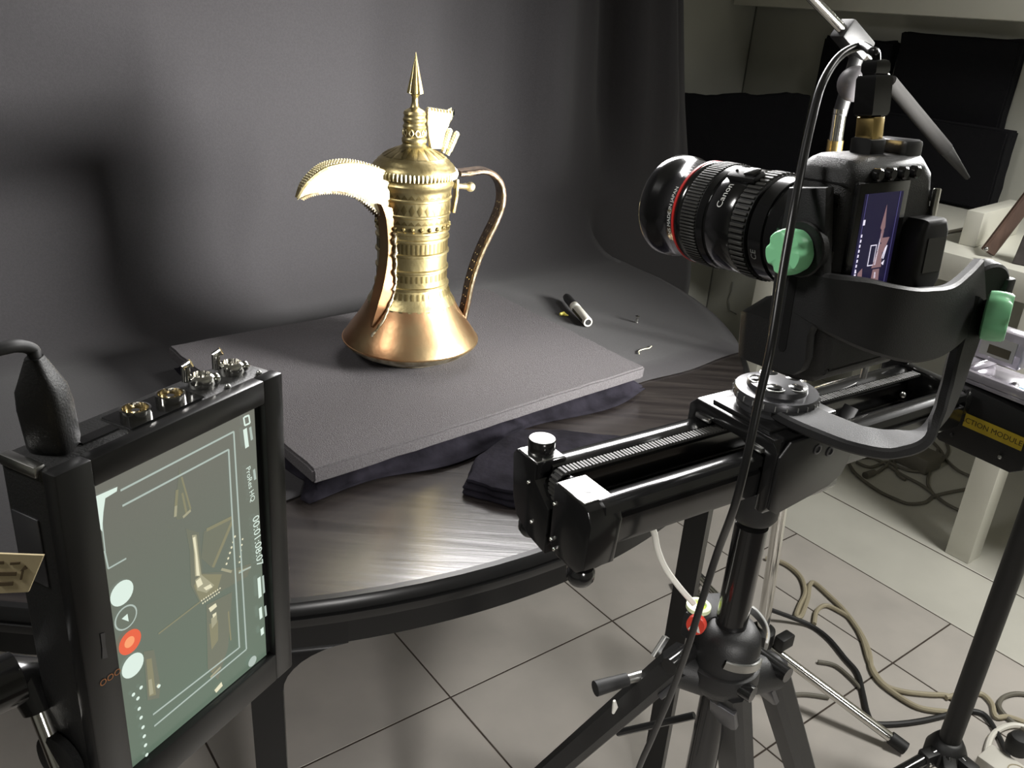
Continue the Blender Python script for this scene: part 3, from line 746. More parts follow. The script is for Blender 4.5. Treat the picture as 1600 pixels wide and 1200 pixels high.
# belt with teeth
bp_ = [(.428, .9985), (.0, .9985)]
path = [(.43-.43*k/90, .9995) for k in range(91)]
cs, cz_, rp_ = 0.0, .9905, .009
for k in range(1, 10): a = PI/2+PI/2*k/9; path.append((cs+rp_*math.cos(a), cz_+rp_*math.sin(a)))
for k in range(1, 9): path.append((cs-rp_, cz_-.0042*k))
pts3 = [sl(s_, .001, z_) for s_, z_ in path]
bt = t.part('belt', MB().ribbon(pts3, SN, .0088, .0016), M['rubber'])
mb = MB(); acc = 0; last = pts3[0]
fine = [];
for i in range(len(pts3)-1):
    n_ = max(1, int((pts3[i+1]-pts3[i]).length/.0004))
    for k in range(n_): fine.append((pts3[i].lerp(pts3[i+1], k/n_), (pts3[min(i+1, len(pts3)-1)]-pts3[max(i-1, 0)]).normalized()))
nxt = 0; dist = 0; prev = fine[0][0]
for p, tg in fine:
    dist += (p-prev).length; prev = p
    if dist >= nxt:
        nxt += .0032; up_ = SN.cross(tg); up_ = up_ if up_.dot(ZZ)-up_.dot(SX) > 0 else -up_
        m = fr(p+up_*.0012, tg, SN); mb.box(m, (-.0009, -.0044, -.0009), (.0009, .0044, .0009))
t.part('belt_teeth', mb, M['ridge'], bt, stuff=True)
t.part('pulley', MB().lathe(fr(sl(0, -.006, .9905), ZZ, SX) @ Matrix.Identity(4), [(.0085, -.0015), (.0085, .0), (.0072, .001), (.0072, .012), (.0085, .013), (.0085, .0145)], 24), M['gloss'])
# carriage
cp = [(-.062, .955), (-.066, .962), (-.066, 1.010), (-.060, 1.019), (.024, 1.019), (.031, 1.012), (.031, .985), (.020, .985), (.020, 1.0035), (.004, 1.006), (-.028, 1.006), (-.033, 1.0035), (-.054, 1.0035), (-.054, .955)]
cr = t.part('carriage', block(cp, .150, .236, .002), M['gloss'])
sp_ = [(.150, .962), (.150, 1.008), (.160, 1.019), (.236, 1.019), (.240, 1.010), (.240, .985), (.234, .972), (.220, .965), (.160, .955)]
t.part('side_plate', MB().prism(fr(SO, SX, ZZ), sp_, .0655, .0690, .0015), M['black'], cr)
t.part('top_panel', MB().box(SF, (.156, -.050, 1.0185), (.236, .012, 1.0225), .0015), M['black'], cr)
t.part('scraper', MB().box(SF, (.1475, -.052, 1.0045), (.1505, -.038, 1.0085), .0005), M['steel'], cr)
t.part('scraper', MB().box(SF, (.1475, .004, 1.0045), (.1505, .020, 1.0085), .0005), M['steel'], cr)
t.part('connector_socket', MB().lathe(fr(sl(.193, -.0685, 1.006), SX, ZZ), [(.0045, 0), (.0045, .0012), (.0028, .0014), (.0026, .0004)], 16), M['grey_metal'], cr)
t.part('connector_socket', MB().lathe(fr(sl(.210, -.0685, 1.000), SX, ZZ), [(.0045, 0), (.0045, .0012), (.0028, .0014), (.0026, .0004)], 16), M['grey_metal'], cr)
t.part('connector_socket', MB().lathe(fr(sl(.222, -.0685, 1.004), SX, ZZ), [(.0035, 0), (.0035, .0012), (.002, .0014), (.002, .0004)], 16), M['grey_metal'], cr)
# far end plate
t.part('end_plate', block([(.040, .955), (-.026, .955), (-.031, .974), (-.052, .978), (-.053, .99), (-.048, 1.002), (.036, 1.004), (.042, .998)], .434, .446, .0015), M['gloss'])
kb = sl(.44, .024, 1.004)
t.part('thumb_screw', MB().lathe(Matrix.Translation(kb), [(.006, 0), (.006, .007), (.0115, .008), (.0115, .018), (.010, .019)], 28), M['gloss'])
t.part('bolt', MB().sphere(sl(.405, -.006, .985), .003, 10), M['steel']); t.part('bolt', MB().sphere(sl(.36, -.036, .99), .003, 10), M['steel'])
t.part('wedge_clamp', MB().prism(fr(sl(.30, -.006, .975), SX, ZZ), [(0, 0), (.03, 0), (.012, .02)], 0, .016, .001), M['black'])
t.part('scraper', MB().box(SF, (.236, -.058, 1.006), (.25, -.053, 1.009), .001), M['steel'])
# motor module hanging on the far end
t2 = Thing('motor_module', 'black motor module box with yellow label at the slider far end', 'motor', sl(.5, -.06, .93))
mb = MB().prism(fr(SO, SN, ZZ), [(-.012, .940), (-.024, .931), (-.098, .931), (-.108, .938), (-.110, .992), (-.016, .9985), (-.010, .99)], .460, .530, .0018)
cs_ = t2.part('casing', mb, M['plastic'])
mF = fr(sl(.4595, 0, 0), -SN, ZZ)                              # local x = -n, y = z, faces -s
t2.part('yellow_label', MB().box(mF, (.0435, .957, -.0002), (.102, .9705, .0005)), M['yellow'], cs_, label='yellow label with dark capital letters')
t2.part('label_text', MB().text('ACTION MODULE', .0076, mF@Matrix.Translation((.0705, .9638, .0006))), M['dark_ink'], cs_)
t2.part('screw', MB().sphere(sl(.4595, -.086, .9425), .0022, 10), M['steel'], cs_); t2.part('screw', MB().sphere(sl(.4595, -.036, .943), .0018, 10), M['plastic'], cs_)
t2.part('top_tray', MB().box(SF, (.462, -.109, .9985), (.528, -.013, 1.004), .0015), M['clear'])
t2.part('tray_lip', MB().box(SF, (.460, -.109, 1.004), (.466, -.013, 1.012), .001), M['clear']); t2.part('tray_lip', MB().box(SF, (.462, -.026, 1.004), (.528, -.014, 1.013), .001), M['clear'])
t2.part('display', MB().box(SF, (.478, -.10, 1.0043), (.515, -.062, 1.0055)), M['gloss']); t2.part('display_light', MB().box(SF, (.484, -.084, 1.0056), (.505, -.072, 1.006)), M['lcdblue'])
t2.part('battery', MB().box(SF, (.500, -.058, 1.0135), (.52, -.012, 1.048), .002), M['clear']); t2.part('battery_label', MB().box(SF, (.4993, -.052, 1.019), (.5001, -.018, 1.040)), M['grey_ink'])
t2.part('battery_print', MB().box(SF, (.4988, -.048, 1.022), (.4994, -.026, 1.031)), M['dark_ink'])
t2.part('side_bracket', MB().box(SF, (.458, -.028, .996), (.464, -.014, 1.02), .001), M['chrome'])

# ------------------------------------------------------------------ still camera in portrait position
ca, cpit = math.radians(125), math.radians(-3.5)
LC = dep(1130, 337, .698)
CF = Vector((math.cos(ca)*math.cos(cpit), math.sin(ca)*math.cos(cpit), math.sin(cpit)))
CZ = (ZZ-CF*CF.dot(ZZ)).normalized(); CB = CZ.cross(CF)
# camera frame: x = towards the base plate (faces us), y = up, z = lens direction
KF = Matrix(((CB.x, CZ.x, CF.x, LC.x), (CB.y, CZ.y, CF.y, LC.y), (CB.z, CZ.z, CF.z, LC.z), (0, 0, 0, 1)))
def kp(b, z, f): return KF@Vector((b, z, f))
t = Thing('still_camera', 'black digital still camera turned upright with lit indigo screen on the gimbal', 'camera', kp(0, -.089, -.12))
MNT = -.090
bodyp = [(.046, -.089), (.050, -.084), (.050, .046), (.0475, .055), (.041, .061), (.032, .063), (-.030, .063), (-.044, .052), (-.050, .030), (-.062, .018), (-.064, -.002), (-.060, -.018), (-.046, -.034), (-.044, -.084), (-.038, -.089)]
bo = t.part('body', MB().prism(KF, bodyp, MNT-.058, MNT-.012, .011, 4), M['grain'])
t.part('mount_collar', MB().lathe(KF, [(.037, MNT-.014), (.037, MNT-.002), (.034, MNT)], 40), M['plastic'], bo)
t.part('hand_grip', MB().prism(KF, [(.044, -.092), (.047, -.055), (.02, -.046), (-.035, -.046), (-.044, -.06), (-.044, -.086), (-.03, -.092)], MNT-.05, MNT+.026, .013, 3), M['grain'], bo)
t.part('strap_lug', MB().box(KF, (.0, .062, MNT-.04), (.012, .066, MNT-.028), .0015), M['steel'], bo)
# base plate details facing the viewer
t.part('seam', MB().box(KF, (.0498, .046, MNT-.056), (.0504, .0472, MNT-.018)), M['black'], bo)
for (z_, f_) in ((.030, -.024), (.033, -.05), (.006, -.022), (.008, -.05), (.02, -.036)):
    t.part('base_screw', MB().lathe(fr(kp(.0499, z_, MNT+f_), CF, CZ), [(.0022, 0), (.002, -.0006), (.0008, -.0003)], 10), M['black'], bo)
t.part('base_pad', MB().box(KF, (.0496, -.004, MNT-.054), (.0512, .004, MNT-.02), .0005), M['ridge'], bo)
# back: screen, bezel, buttons, eyecup, dial
BK = MNT-.058
lcx, lcz = .017, .010
t.part('screen_bezel', MB().box(KF, (lcx-.0275, lcz-.038, BK-.003), (lcx+.0265, lcz+.038, BK+.002), .0015), M['gloss'], bo)
mS = fr(kp(lcx, lcz, BK-.0031), -CB, CZ)                       # local x to the right as seen from the back
sc1 = t.part('screen', MB().box(mS, (-.0205, -.031, -.0002), (.0205, .031, .0002)), M['lcd'], label='indigo camera screen showing the pot')
mS2 = mS@Matrix.Translation((0, 0, .0004))
def flat(m, polys):
    mb = MB()
    for q in polys: mb.prism(m, q, 0, .00012)
    return mb
t.part('screen_frame', flat(mS2, [[(-.0185, -.03), (-.0182, -.03), (-.0182, .031), (-.0185, .031)], [(.0165, -.031), (.0168, -.031), (.0168, .031), (.0165, .031)]]), M['lcd_edge'], sc1, stuff=True)
pot_ = [[(.004, .023), (.0015, .008), (.0035, .006), (.0055, .006), (.0065, .008)], [(.003, .006), (.006, .006), (.0055, -.002), (.0035, -.002)], [(.0055, .001), (.0135, .001), (.0095, -.009), (.0055, -.008)],
        [(-.0005, -.019), (.010, -.019), (.0085, -.010), (.0065, -.003), (.0035, -.003), (.002, -.010)], [(.001, -.031), (.010, -.031), (.0085, -.020), (.0015, -.020)], [(-.0145, -.021), (-.0105, -.018), (-.009, -.026), (-.0115, -.031), (-.0135, -.031)]]
t.part('screen_pot', flat(mS2, pot_), M['lcd_pot'], sc1, stuff=True)
hi_ = [[(.0036, .004), (.0042, .004), (.003, -.017), (.0016, -.017)], [(.0105, -.006), (.0118, -.005), (.0095, -.013), (.0085, -.0135)], [(.0118, -.0045), (.013, -.0045), (.0112, -.0135), (.0104, -.0135)], [(.0095, -.0165), (.0125, -.0145), (.012, -.018)],
       [(.003, -.031), (.006, -.031), (.0052, -.028), (.0038, -.027)], [(.0035, -.022), (.0048, -.022), (.0058, -.026), (.004, -.0265)],
       [(-.0055, -.003), (.001, -.003), (.001, -.0036), (-.0055, -.0036)], [(-.0055, -.0165), (.001, -.0165), (.001, -.0171), (-.0055, -.0171)], [(-.0055, -.003), (-.0049, -.003), (-.0049, -.0171), (-.0055, -.0171)], [(.0006, -.003), (.001, -.003), (.001, -.0171), (.0006, -.0171)]]
for k in range(9): hi_.append([(-.0182, .005-.0033*k), (-.0168, .005-.0033*k), (-.0168, .0031-.0033*k), (-.0182, .0031-.0033*k)])
for (a, b) in ((.0145, .011), (-.0265, -.0305)): hi_.append([(-.0184, a), (-.0162, a), (-.0162, b), (-.0184, b)])
for k in range(4): hi_.append([(-.0182, -.0195-.0018*k), (-.0164, -.0195-.0018*k), (-.0164, -.0206-.0018*k), (-.0182, -.0206-.0018*k)])
t.part('screen_marks', flat(mS2, hi_), M['lcd_hi'], sc1, stuff=True)
for k in range(4):
    t.part('button', MB().lathe(fr(kp(.026-.0135*k, .0525, BK-.001), CB, CZ), [(.0042, .004), (.0042, -.0025), (.003, -.0035)], 16), M['gloss'], bo)
t.part('eyecup', MB().prism(KF, [(-.014, .012), (-.02, .022), (-.042, .022), (-.047, .014), (-.047, -.020), (-.042, -.028), (-.02, -.028), (-.014, -.018)], BK-.016, BK+.004, .004, 3), M['rubber'], bo)
t.part('eyecup_window', MB().box(KF, (-.043, -.014, BK-.0165), (-.022, .010, BK-.0155)), M['gloss'], bo)
t.part('mode_dial', MB().lathe(fr(kp(-.036, .040, MNT-.034), CF, CZ), [(.0125, -.001), (.0135, .002), (.0135, .012), (.0125, .0135)], 32), M['plastic'], bo)
t.part('port_cover', MB().prism(KF, [(.016, .061), (.017, .073), (-.001, .073), (-.001, .061)], MNT-.045, MNT-.027, .004), M['rubber'], bo)
t.part('side_cover', MB().box(KF, (-.032, .058, BK+.006), (-.012, .072, MNT-.022), .003), M['grey_metal'], bo)
t.part('edge_glint', MB().box(KF, (-.0495, -.002, BK-.0025), (-.044, .04, BK+.0015), .001), M['chrome'], bo)  # chrome strip draws the highlight on the glossy body edge

# lens (own thing: it screws off)
tl = Thing('camera_lens', 'black zoom lens with red ring and ribbed grips pointing at pot', 'lens', kp(0, 0, MNT))
bar = [(.033, MNT+.0005), (.036, MNT+.001), (.0385, MNT+.004), (.0385, MNT+.013), (.0375, MNT+.0135), (.0375, MNT+.0155), (.0395, MNT+.016), (.0395, MNT+.028)]
tl.part('rear_barrel', MB().lathe(KF, bar, 64), M['gloss'])
def ribbed(f0, f1, r, n, name, m, depth=.0014):
    mb = MB().lathe(KF, [(r-.002, f0), (r, f0+.0008), (r, f1-.0008), (r-.002, f1)], 64)
    o = tl.part(name, mb, M['plastic']); mb = MB()
    for k in range(n):
        a = 2*PI*k/n; mm = KF@Matrix.Rotation(a, 4, 'Z')
        mb.box(mm, (r-.001, -PI*r/n*.55, f0+.0016), (r+depth, PI*r/n*.55, f1-.0016), .0003, 1)
    tl.part(name+'_ribs', mb, m, o, stuff=True); return o
ribbed(MNT+.0305, MNT+.047, .0398, 58, 'zoom_ring', M['ridge'], .0016)
tl.part('middle_barrel', MB().lathe(KF, [(.0395, MNT+.047), (.0405, MNT+.049), (.0408, MNT+.070), (.0402, MNT+.071), (.0402, MNT+.0725), (.0412, MNT+.073), (.0414, MNT+.0795)], 64, cap=False), M['gloss'])
ribbed(MNT+.079, MNT+.098, .0410, 96, 'focus_ring', M['ridge'], .0012)
tl.part('front_barrel', MB().lathe(KF, [(.0405, MNT+.0975), (.0416, MNT+.099), (.0416, MNT+.1025), (.0412, MNT+.103), (.0405, MNT+.1125), (.0395, MNT+.114), (.0398, MNT+.129), (.0420, MNT+.134), (.0424, MNT+.1435), (.0414, MNT+.1455), (.0385, MNT+.1455), (.0375, MNT+.139), (.034, MNT+.131)], 72, cap=False), M['gloss'])
tl.part('red_ring', MB().lathe(KF, [(.0405, MNT+.1035), (.0418, MNT+.104), (.0418, MNT+.1062), (.0405, MNT+.1065)], 72, cap=False), M['red'], label='thin red ring')
tl.part('front_glass', MB().lathe(KF, [(.034, MNT+.131), (.026, MNT+.135), (.014, MNT+.1375), (.002, MNT+.138)], 40), M['lens_glass'])
aw = math.atan2(0.6, -.80)                                   # scale window on the upper far side
def az_of(b, z): return math.atan2(z, b)
mw = KF@Matrix.Rotation(math.radians(62), 4, 'Z')
tl.part('switch_block', MB().box(mw, (.0395, -.007, MNT+.040), (.0455, .007, MNT+.068), .0025), M['plastic'])
tl.part('switch_cap', MB().box(mw, (.0455, -.0045, MNT+.041), (.0475, .0045, MNT+.052), .001), M['gloss'])
tl.part('switch_screw', MB().sphere((mw@Vector((.0456, 0, MNT+.062))), .0012, 8), M['black'])
def wrap_text(body, size, r, f, a_mid, m, name):
    # letters run around the barrel, reading upwards, tops towards the front of the lens
    def fn(p):
        a = a_mid+p.x/r; return Vector((r*math.cos(a), r*math.sin(a), f+p.y))
    tl.part(name, MB().text(body, size, KF, fn), m)
wrap_text('LENS MADE IN JAPAN', .0046, .0413, MNT+.1095, math.radians(2), M['white_ink'], 'barrel_lettering')
wrap_text('Canon', .0078, .0412, MNT+.0600, math.radians(34), M['white_ink'], 'maker_lettering')
wrap_text('CE', .007, .0398, MNT+.0225, math.radians(-22), M['grey_ink'], 'approval_mark')

# ------------------------------------------------------------------ panoramic gimbal head
RC_ = sl(.193, -.020, 1.0228)
t = Thing('gimbal_head', 'black panoramic gimbal head with curved arms and green clamp knobs', 'camera mount', RC_)
mR = Matrix.Translation(RC_)
t.part('pan_base', MB().lathe(mR, [(.030, 0), (.030, .006), (.034, .008), (.0345, .012), (.033, .0155), (.024, .0165)], 64), M['grey_metal'])
# dished clamp dial; the dark of its finger pits is drawn as black domes
t.part('pan_dial', MB().lathe(mR, [(.0245, .0160), (.0235, .0205), (.018, .0222), (.006, .0228), (.002, .0228)], 48), M['grey_metal'])
for k in range(5):
    a = 2*PI*k/5+.5; c = RC_+Vector((math.cos(a)*.0155, math.sin(a)*.0155, .0205))
    t.part('pit_shade', MB().sphere(c, .0082, 20, (1, 1, .35)), M['gloss'])
    t.part('pit_rim', MB().tube([c+Vector((.0083*math.cos(b_*PI/12), .0083*math.sin(b_*PI/12), .0009)) for b_ in range(25)], .0008, 6, False), M['steel'])
mb = MB()
for j in range(24):
    a = 2*PI*j/24; mb.box(mR@Matrix.Rotation(a, 4, 'Z'), (.0335, -.0004, .0095), (.0349, .0004, .0135))
t.part('degree_marks', mb, M['grey_ink'], stuff=True)
# lower J arm: a wide flat bar leaving the pan base, bending up to the pivot
za_ = RC_.z+.0054; dA = depth_of(on_z(1392, 693, za_))
armpts = [Vector((RC_.x, RC_.y, za_)), on_z(1250, 650, za_), on_z(1300, 672, za_), on_z(1345, 688, za_), on_z(1392, 693, za_), dep(1438, 682, dA*.99+.652*.01), dep(1466, 650, dA*.85+.652*.15), dep(1484, 610, dA*.6+.652*.4), dep(1500, 558, dA*.3+.652*.7), dep(1518, 505, .652), dep(1530, 470, .652)]
ap = smooth(armpts, 6)
wdir = []
d0 = Vector((.30, .80, 0)).normalized(); d1 = Vector((.72, .62, .0)).normalized()
for i in range(len(ap)):
    a = min(1, max(0, (i/(len(ap)-1)-.2)/.65)); wdir.append(d0.lerp(d1, a))
t.part('lower_arm', MB().ribbon(ap, wdir, [float(np.interp(i/(len(ap)-1), [0, .45, .7, 1], [.040, .036, .027, .029])) for i in range(len(ap))], .0095), M['headmat'])
# pivot disc and second knob at the top of the arm
pv = dep(1532, 452, .668); pn_ = Vector((.35, -.90, -.1)).normalized()
mP = fr(pv, pn_.orthogonal(), pn_.cross(pn_.orthogonal()))
t.part('pivot_disc', MB().lathe(mP, [(.020, -.008), (.023, -.006), (.023, .004), (.021, .006)], 40), M['headmat'])
def star_knob(c, axis, r, th, name, lab=None, ph=0):
    m = fr(c, axis.orthogonal(), axis.cross(axis.orthogonal())); vs = []; fs = []; n_ = 90
    for (kk, z, lb) in ((.80, -th*.5, .02), (.97, -th*.42, .03), (1.0, -th*.2, .03), (1.0, th*.15, .06), (.97, th*.40, .14), (.90, th*.5, .26), (.40, th*.5, 0), (.02, th*.5, 0)):
        for j in range(n_):
            a = 2*PI*j/n_; q_ = r*kk*(1-lb*max(0, math.cos(a*5+ph))**2)
            vs.append((q_*math.cos(a), q_*math.sin(a), z))
    R_ = 8
    for i in range(R_-1):
        for j in range(n_): fs.append((i*n_+j, i*n_+(j+1) % n_, (i+1)*n_+(j+1) % n_, (i+1)*n_+j))
    fs += [tuple(range(n_))[::-1], tuple((R_-1)*n_+j for j in range(n_))]
    return t.part(name, MB().add(vs, fs, m), M['green'], label=lab, ang=50)
star_knob(dep(1557, 495, .640), Vector((.85, -.5, .05)).normalized(), .019, .017, 'clamp_knob', 'mint green scalloped clamp knob', .3)
t.part('knob_stem', MB().tube([dep(1541, 478, .65), dep(1552, 490, .643)], .007, 14), M['black'])
# vertical slotted plate in front of the camera base
PLN = Vector(CB)                                        # plate normal, towards us
po = kp(.058, 0, 0)
def plp(px, py): return on_pl(px, py, po, PLN)
mPl = fr(po, Vector((-PLN.y, PLN.x, 0)), ZZ); mPi = mPl.inverted()
def pl2(pix): return [((mPi@plp(*p)).x, (mPi@plp(*p)).y) for p in pix]
out = pl2([(1238, 292), (1218, 400), (1202, 545), (1209, 566), (1224, 580), (1244, 585), (1258, 578), (1265, 560), (1268, 525), (1274, 511), (1286, 503), (1292, 480), (1294, 425), (1296, 360), (1298, 292)])
slot = pl2([(1243, 420), (1223, 540), (1225, 547), (1231, 548), (1235, 543), (1255, 420)])
pc = t.part('camera_plate', MB().prism(mPl, out, -.0045, .0045, .002), M['headmat'])
t.part('plate_slot', MB().prism(mPl, slot, .0040, .0049), M['black'], pc, label='long black adjustment slot')
star_knob(kp(0, 0, 0)+(plp(1257, 390)-kp(0, 0, 0))+PLN*.015, PLN, .0152, .014, 'clamp_knob', 'mint green scalloped clamp knob beside the lens', .9)
t.part('knob_washer', MB().lathe(fr(plp(1262, 388)+PLN*.0045, CF, CZ)@Matrix.Rotation(PI, 4, 'X') if False else fr(plp(1262, 388)+PLN*.002, Vector((-PLN.y, PLN.x, 0)), ZZ), [(.0185, 0), (.0185, .005), (.0175, .006)], 40), M['plastic'], pc)
# curved upper cradle from plate round the back of the camera to the pivot
crp = [plp(1250, 455)+PLN*0, dep(1290, 470, depth_of(plp(1290, 470))), dep(1335, 484, .560), dep(1385, 500, .566), dep(1430, 508, .585), dep(1475, 500, .615), dep(1508, 474, .640), dep(1530, 450, .658)]
cp_ = smooth(crp, 6)
wv = []
for i in range(len(cp_)):
    a = i/(len(cp_)-1); wv.append(Vector((-.15*a, .2*a, 1)))
t.part('cradle_arm', MB().ribbon(cp_, wv, [float(np.interp(i/(len(cp_)-1), [0, .3, .6, 1], [.030, .044, .052, .048])) for i in range(len(cp_))], .009), M['headmat'])
pdp = on_pl(1540, 430, pv, pn_)
t.part('arm_stop', MB().box(fr(dep(1566, 452, .672), SX, SN), (-.006, -.006, -.012), (.006, .006, .010), .002), M['headmat'])
t.part('lock_lever', MB().lathe(Matrix.Translation(sl(.36, .012, 1.010)), [(.003, -.006), (.003, .012), (.0025, .014)], 12), M['steel'])

# ------------------------------------------------------------------ video cable with plug on the camera
t = Thing('video_cable', 'black video cable looping from camera top down past the tripod', 'cable', on_z(1000, 1195, .3))
ptop = kp(.008, .0735, MNT-.036); ca_ax = (dep(1368, 120, .60)-ptop)
pax = (dep(1366, 130, depth_of(ptop)-.01)-ptop).normalized()
mq = Matrix.Translation(ptop)@pax.to_track_quat('Z', 'Y').to_matrix().to_4x4()
t.part('gold_connector', MB().box(mq, (-.0065, -.0065, -.002), (.0065, .0065, .0125), .001), M['gold'])
t.part('plug_body', MB().prism(mq, [(.010, -.007), (.010, .007), (-.010, .007), (-.010, -.007)], .0125, .039, .003).prism(mq, [(.008, -.0055), (.008, .0055), (-.008, .0055), (-.008, -.0055)], .038, .048, .003), M['gloss'])
pe = mq@Vector((0, 0, .046))
cpix = [(1372, 78, .0), (1345, 72, .58), (1312, 88, .572), (1285, 130, .56), (1268, 190, .552), (1253, 260, .545), (1240, 330, .535), (1224, 420, .53), (1205, 540, .525), (1187, 620, .53), (1168, 710, .54), (1148, 790, .56), (1122, 860, .60), (1098, 935, .63), (1075, 1010, .66), (1050, 1080, .70), (1020, 1150, .74), (995, 1210, .78), (975, 1290, .85)]
pts = [pe, pe+pax*.006+Vector((-.001, 0, 0)), dep(1362, 80, depth_of(pe)-.004)]+[dep(x, y, d) for x, y, d in cpix[1:]]
t.part('cable', MB().tube(smooth(pts, 8), .0028, 10), M['black'])

# ------------------------------------------------------------------ slider tripod
TP = sl(.195, -.022, 0)
def tz(px, py): return on_y(px, py, TP.y).z
t = Thing('tripod', 'black tripod with red badge and bubble level carrying the slider', 'tripod', Vector((TP.x, TP.y, 0)))
mt = Matrix.Translation((TP.x, TP.y, 0))
t.part('slider_mount', MB().lathe(mt, [(.017, .915), (.020, .920), (.021, .935), (.021, .9475), (.019, .948)], 40), M['plastic'])
t.part('centre_column', MB().lathe(mt, [(.0145, .60), (.0145, .908)], 32), M['gloss'])
zc = .795
t.part('spider_top', MB().lathe(mt, [(.0165, zc+.006), (.024, zc+.003), (.0295, zc-.005), (.031, zc-.016), (.031, zc-.034)], 40), M['plastic'])
def band_arc(a0, a1, r, z0, tilt, name, m, wz=.009):
    pts = []
    for k in range(15):
        a = math.radians(a0+(a1-a0)*k/14); pts.append(Vector((TP.x+r*math.cos(a), TP.y+r*math.sin(a), z0+tilt*k/14)))
    t.part(name, MB().ribbon(pts, ZZ, wz, .003), m)
band_arc(-105, -25, .0325, zc-.016, -.010, 'trim_band', M['steel'])
band_arc(-30, 45, .0345, zc-.004, .008, 'trim_band', M['steel'])
t.part('spider', MB().lathe(mt, [(.031, zc-.034), (.034, zc-.036), (.035, zc-.050), (.029, zc-.062), (.018, zc-.070)], 40), M['plastic'])
# bubble level ear
be = on_pl(1092, 945, Vector((TP.x, TP.y, zc+.012)), ZZ)
t.part('level_ear', MB().prism(I4, [(p.x, p.y) for p in (be+Vector((-.014, -.006, 0)), be+Vector((.0, -.016, 0)), be+Vector((.03, -.004, 0)), be+Vector((.034, .03, 0)), be+Vector((.01, .026, 0)))], zc-.022, zc+.008, .004), M['plastic'])
t.part('level_rim', MB().lathe(Matrix.Translation((be.x, be.y, zc+.008)), [(.0115, 0), (.0115, .004), (.0075, .0045), (.007, .002)], 28), M['bubble_rim'])
t.part('level_vial', MB().lathe(Matrix.Translation((be.x, be.y, zc+.0095)), [(.0072, 0), (.006, .0016), (.001, .002)], 20), M['bubble'])
bn = (Vector((-.45, -.9, .25))).normalized(); bpz = on_y(1087, 977, TP.y-.030)
mBg = fr(bpz, Vector((-bn.y, bn.x, 0)), ZZ) ; mBg = fr(bpz, Vector((-bn.y, bn.x, 0)), bn.cross(Vector((-bn.y, bn.x, 0))))
t.part('red_badge', MB().lathe(mBg, [(.0085, -.006), (.0085, .0008), (.008, .0016)], 28), M['logo_red'], label='round red badge with pale emblem')
t.part('badge_emblem', MB().prism(mBg, [(-.0055, -.005), (0, .0065), (.0055, -.005), (.003, -.005), (0, .0015), (-.003, -.005)], .0014, .0021), M['plug_white'])
# legs
spz = zc-.065
foot_pts = [on_z(690, 1420, 0), on_z(1155, 1520, 0), on_z(1330, 1330, 0)]
foot_dirs = [Vector((-.62, -.42, 0)).normalized(), Vector((.10, -.42, 0)).normalized(), Vector((.80, .42, 0)).normalized()]
hubs = [dep(1062, 1030, .80), dep(1142, 1072, .80), dep(1203, 1040, .86)]
tgts = [dep(872, 1195, .98), dep(1150, 1195, .90), dep(1250, 1200, 1.02)]
for k, (h, g) in enumerate(zip(hubs, tgts)):
    dr = (g-h).normalized(); Lg = h.z/(-dr.z); ft = h+dr*Lg
    side = dr.cross(ZZ).normalized()
    lg = t.part('leg', MB().ribbon([h, h+dr*(Lg*.45)], side, .033, .028), M['plastic'])
    t.part('lower_leg', MB().ribbon([h+dr*(Lg*.44), ft], side, .024, .02), M['black'], lg)
    t.part('leg_lock', MB().ribbon([h+dr*(Lg*.42), h+dr*(Lg*.46)], side, .039, .034), M['plastic'], lg)
    sh = Vector((TP.x, TP.y, spz)); 
    t.part('leg_joint', MB().tube([sh.lerp(h, .35), h+dr*.012], [.020, .0185], 16), M['plastic'], lg)
    t.part('joint_pin', MB().tube([h-side*.023-dr*.008, h+side*.023-dr*.008], .008, 14), M['gloss'], lg)
    nrm = dr.cross(side).normalized(); nrm = nrm if nrm.dot(Vector((0, -1, .3))) > 0 else -nrm
    c = h+dr*.028+nrm*.0145; m = fr(c, side, -dr)
    t.part('angle_lever', MB().prism(m, [(-.013, .014), (.013, .014), (.014, -.012), (.009, -.018), (-.009, -.018), (-.014, -.012)], -.003, .003, .001), M['grey_metal'], lg)
    t.part('rubber_foot', MB().tube([ft+Vector((0, 0, .03))-dr*.0, ft+Vector((0, 0, .002))], [.016, .018], 14), M['rubber'], lg)
    if k == 0:
        t.part('paint_chip', MB().tube([dep(960, 1095, .84), dep(961, 1104, .845), dep(958, 1114, .85)], [.0015, .003, .0015], 6), M['grip_paint'], lg)
        t.part('bright_lever', MB().ribbon([dep(1022, 1025, .775), dep(1041, 995, .775)], side, .010, .004), M['steel'], lg)
a, b = dep(1010, 1053, .83), dep(930, 1076, .81)
t.part('crank_rod', MB().tube([a, a.lerp(b, .5)], .005, 10), M['steel']); t.part('crank_grip', MB().tube([a.lerp(b, .38), b], [.0062, .0075], 14), M['rubber'])
for (a_, b_) in (((985, 1145), (940, 1150)),):
    t.part('spreader_rod', MB().tube([dep(1085, 1118, .90), dep(1005, 1136, .93), dep(965, 1145, .95)], .004, 8), M['black'])

# white cable from the slider to the floor
wp = [dep(1012, 812, .72), dep(1022, 832, .735), dep(1028, 860, .75), (dep(1040, 888, .765)), dep(1062, 918, .775), dep(1084, 943, .785)]
single('white_cable', 'thin white cable hanging from slider rail to tripod bubble level', 'cable', MB().tube(smooth(wp, 8), .0028, 10), M['cable_white'])

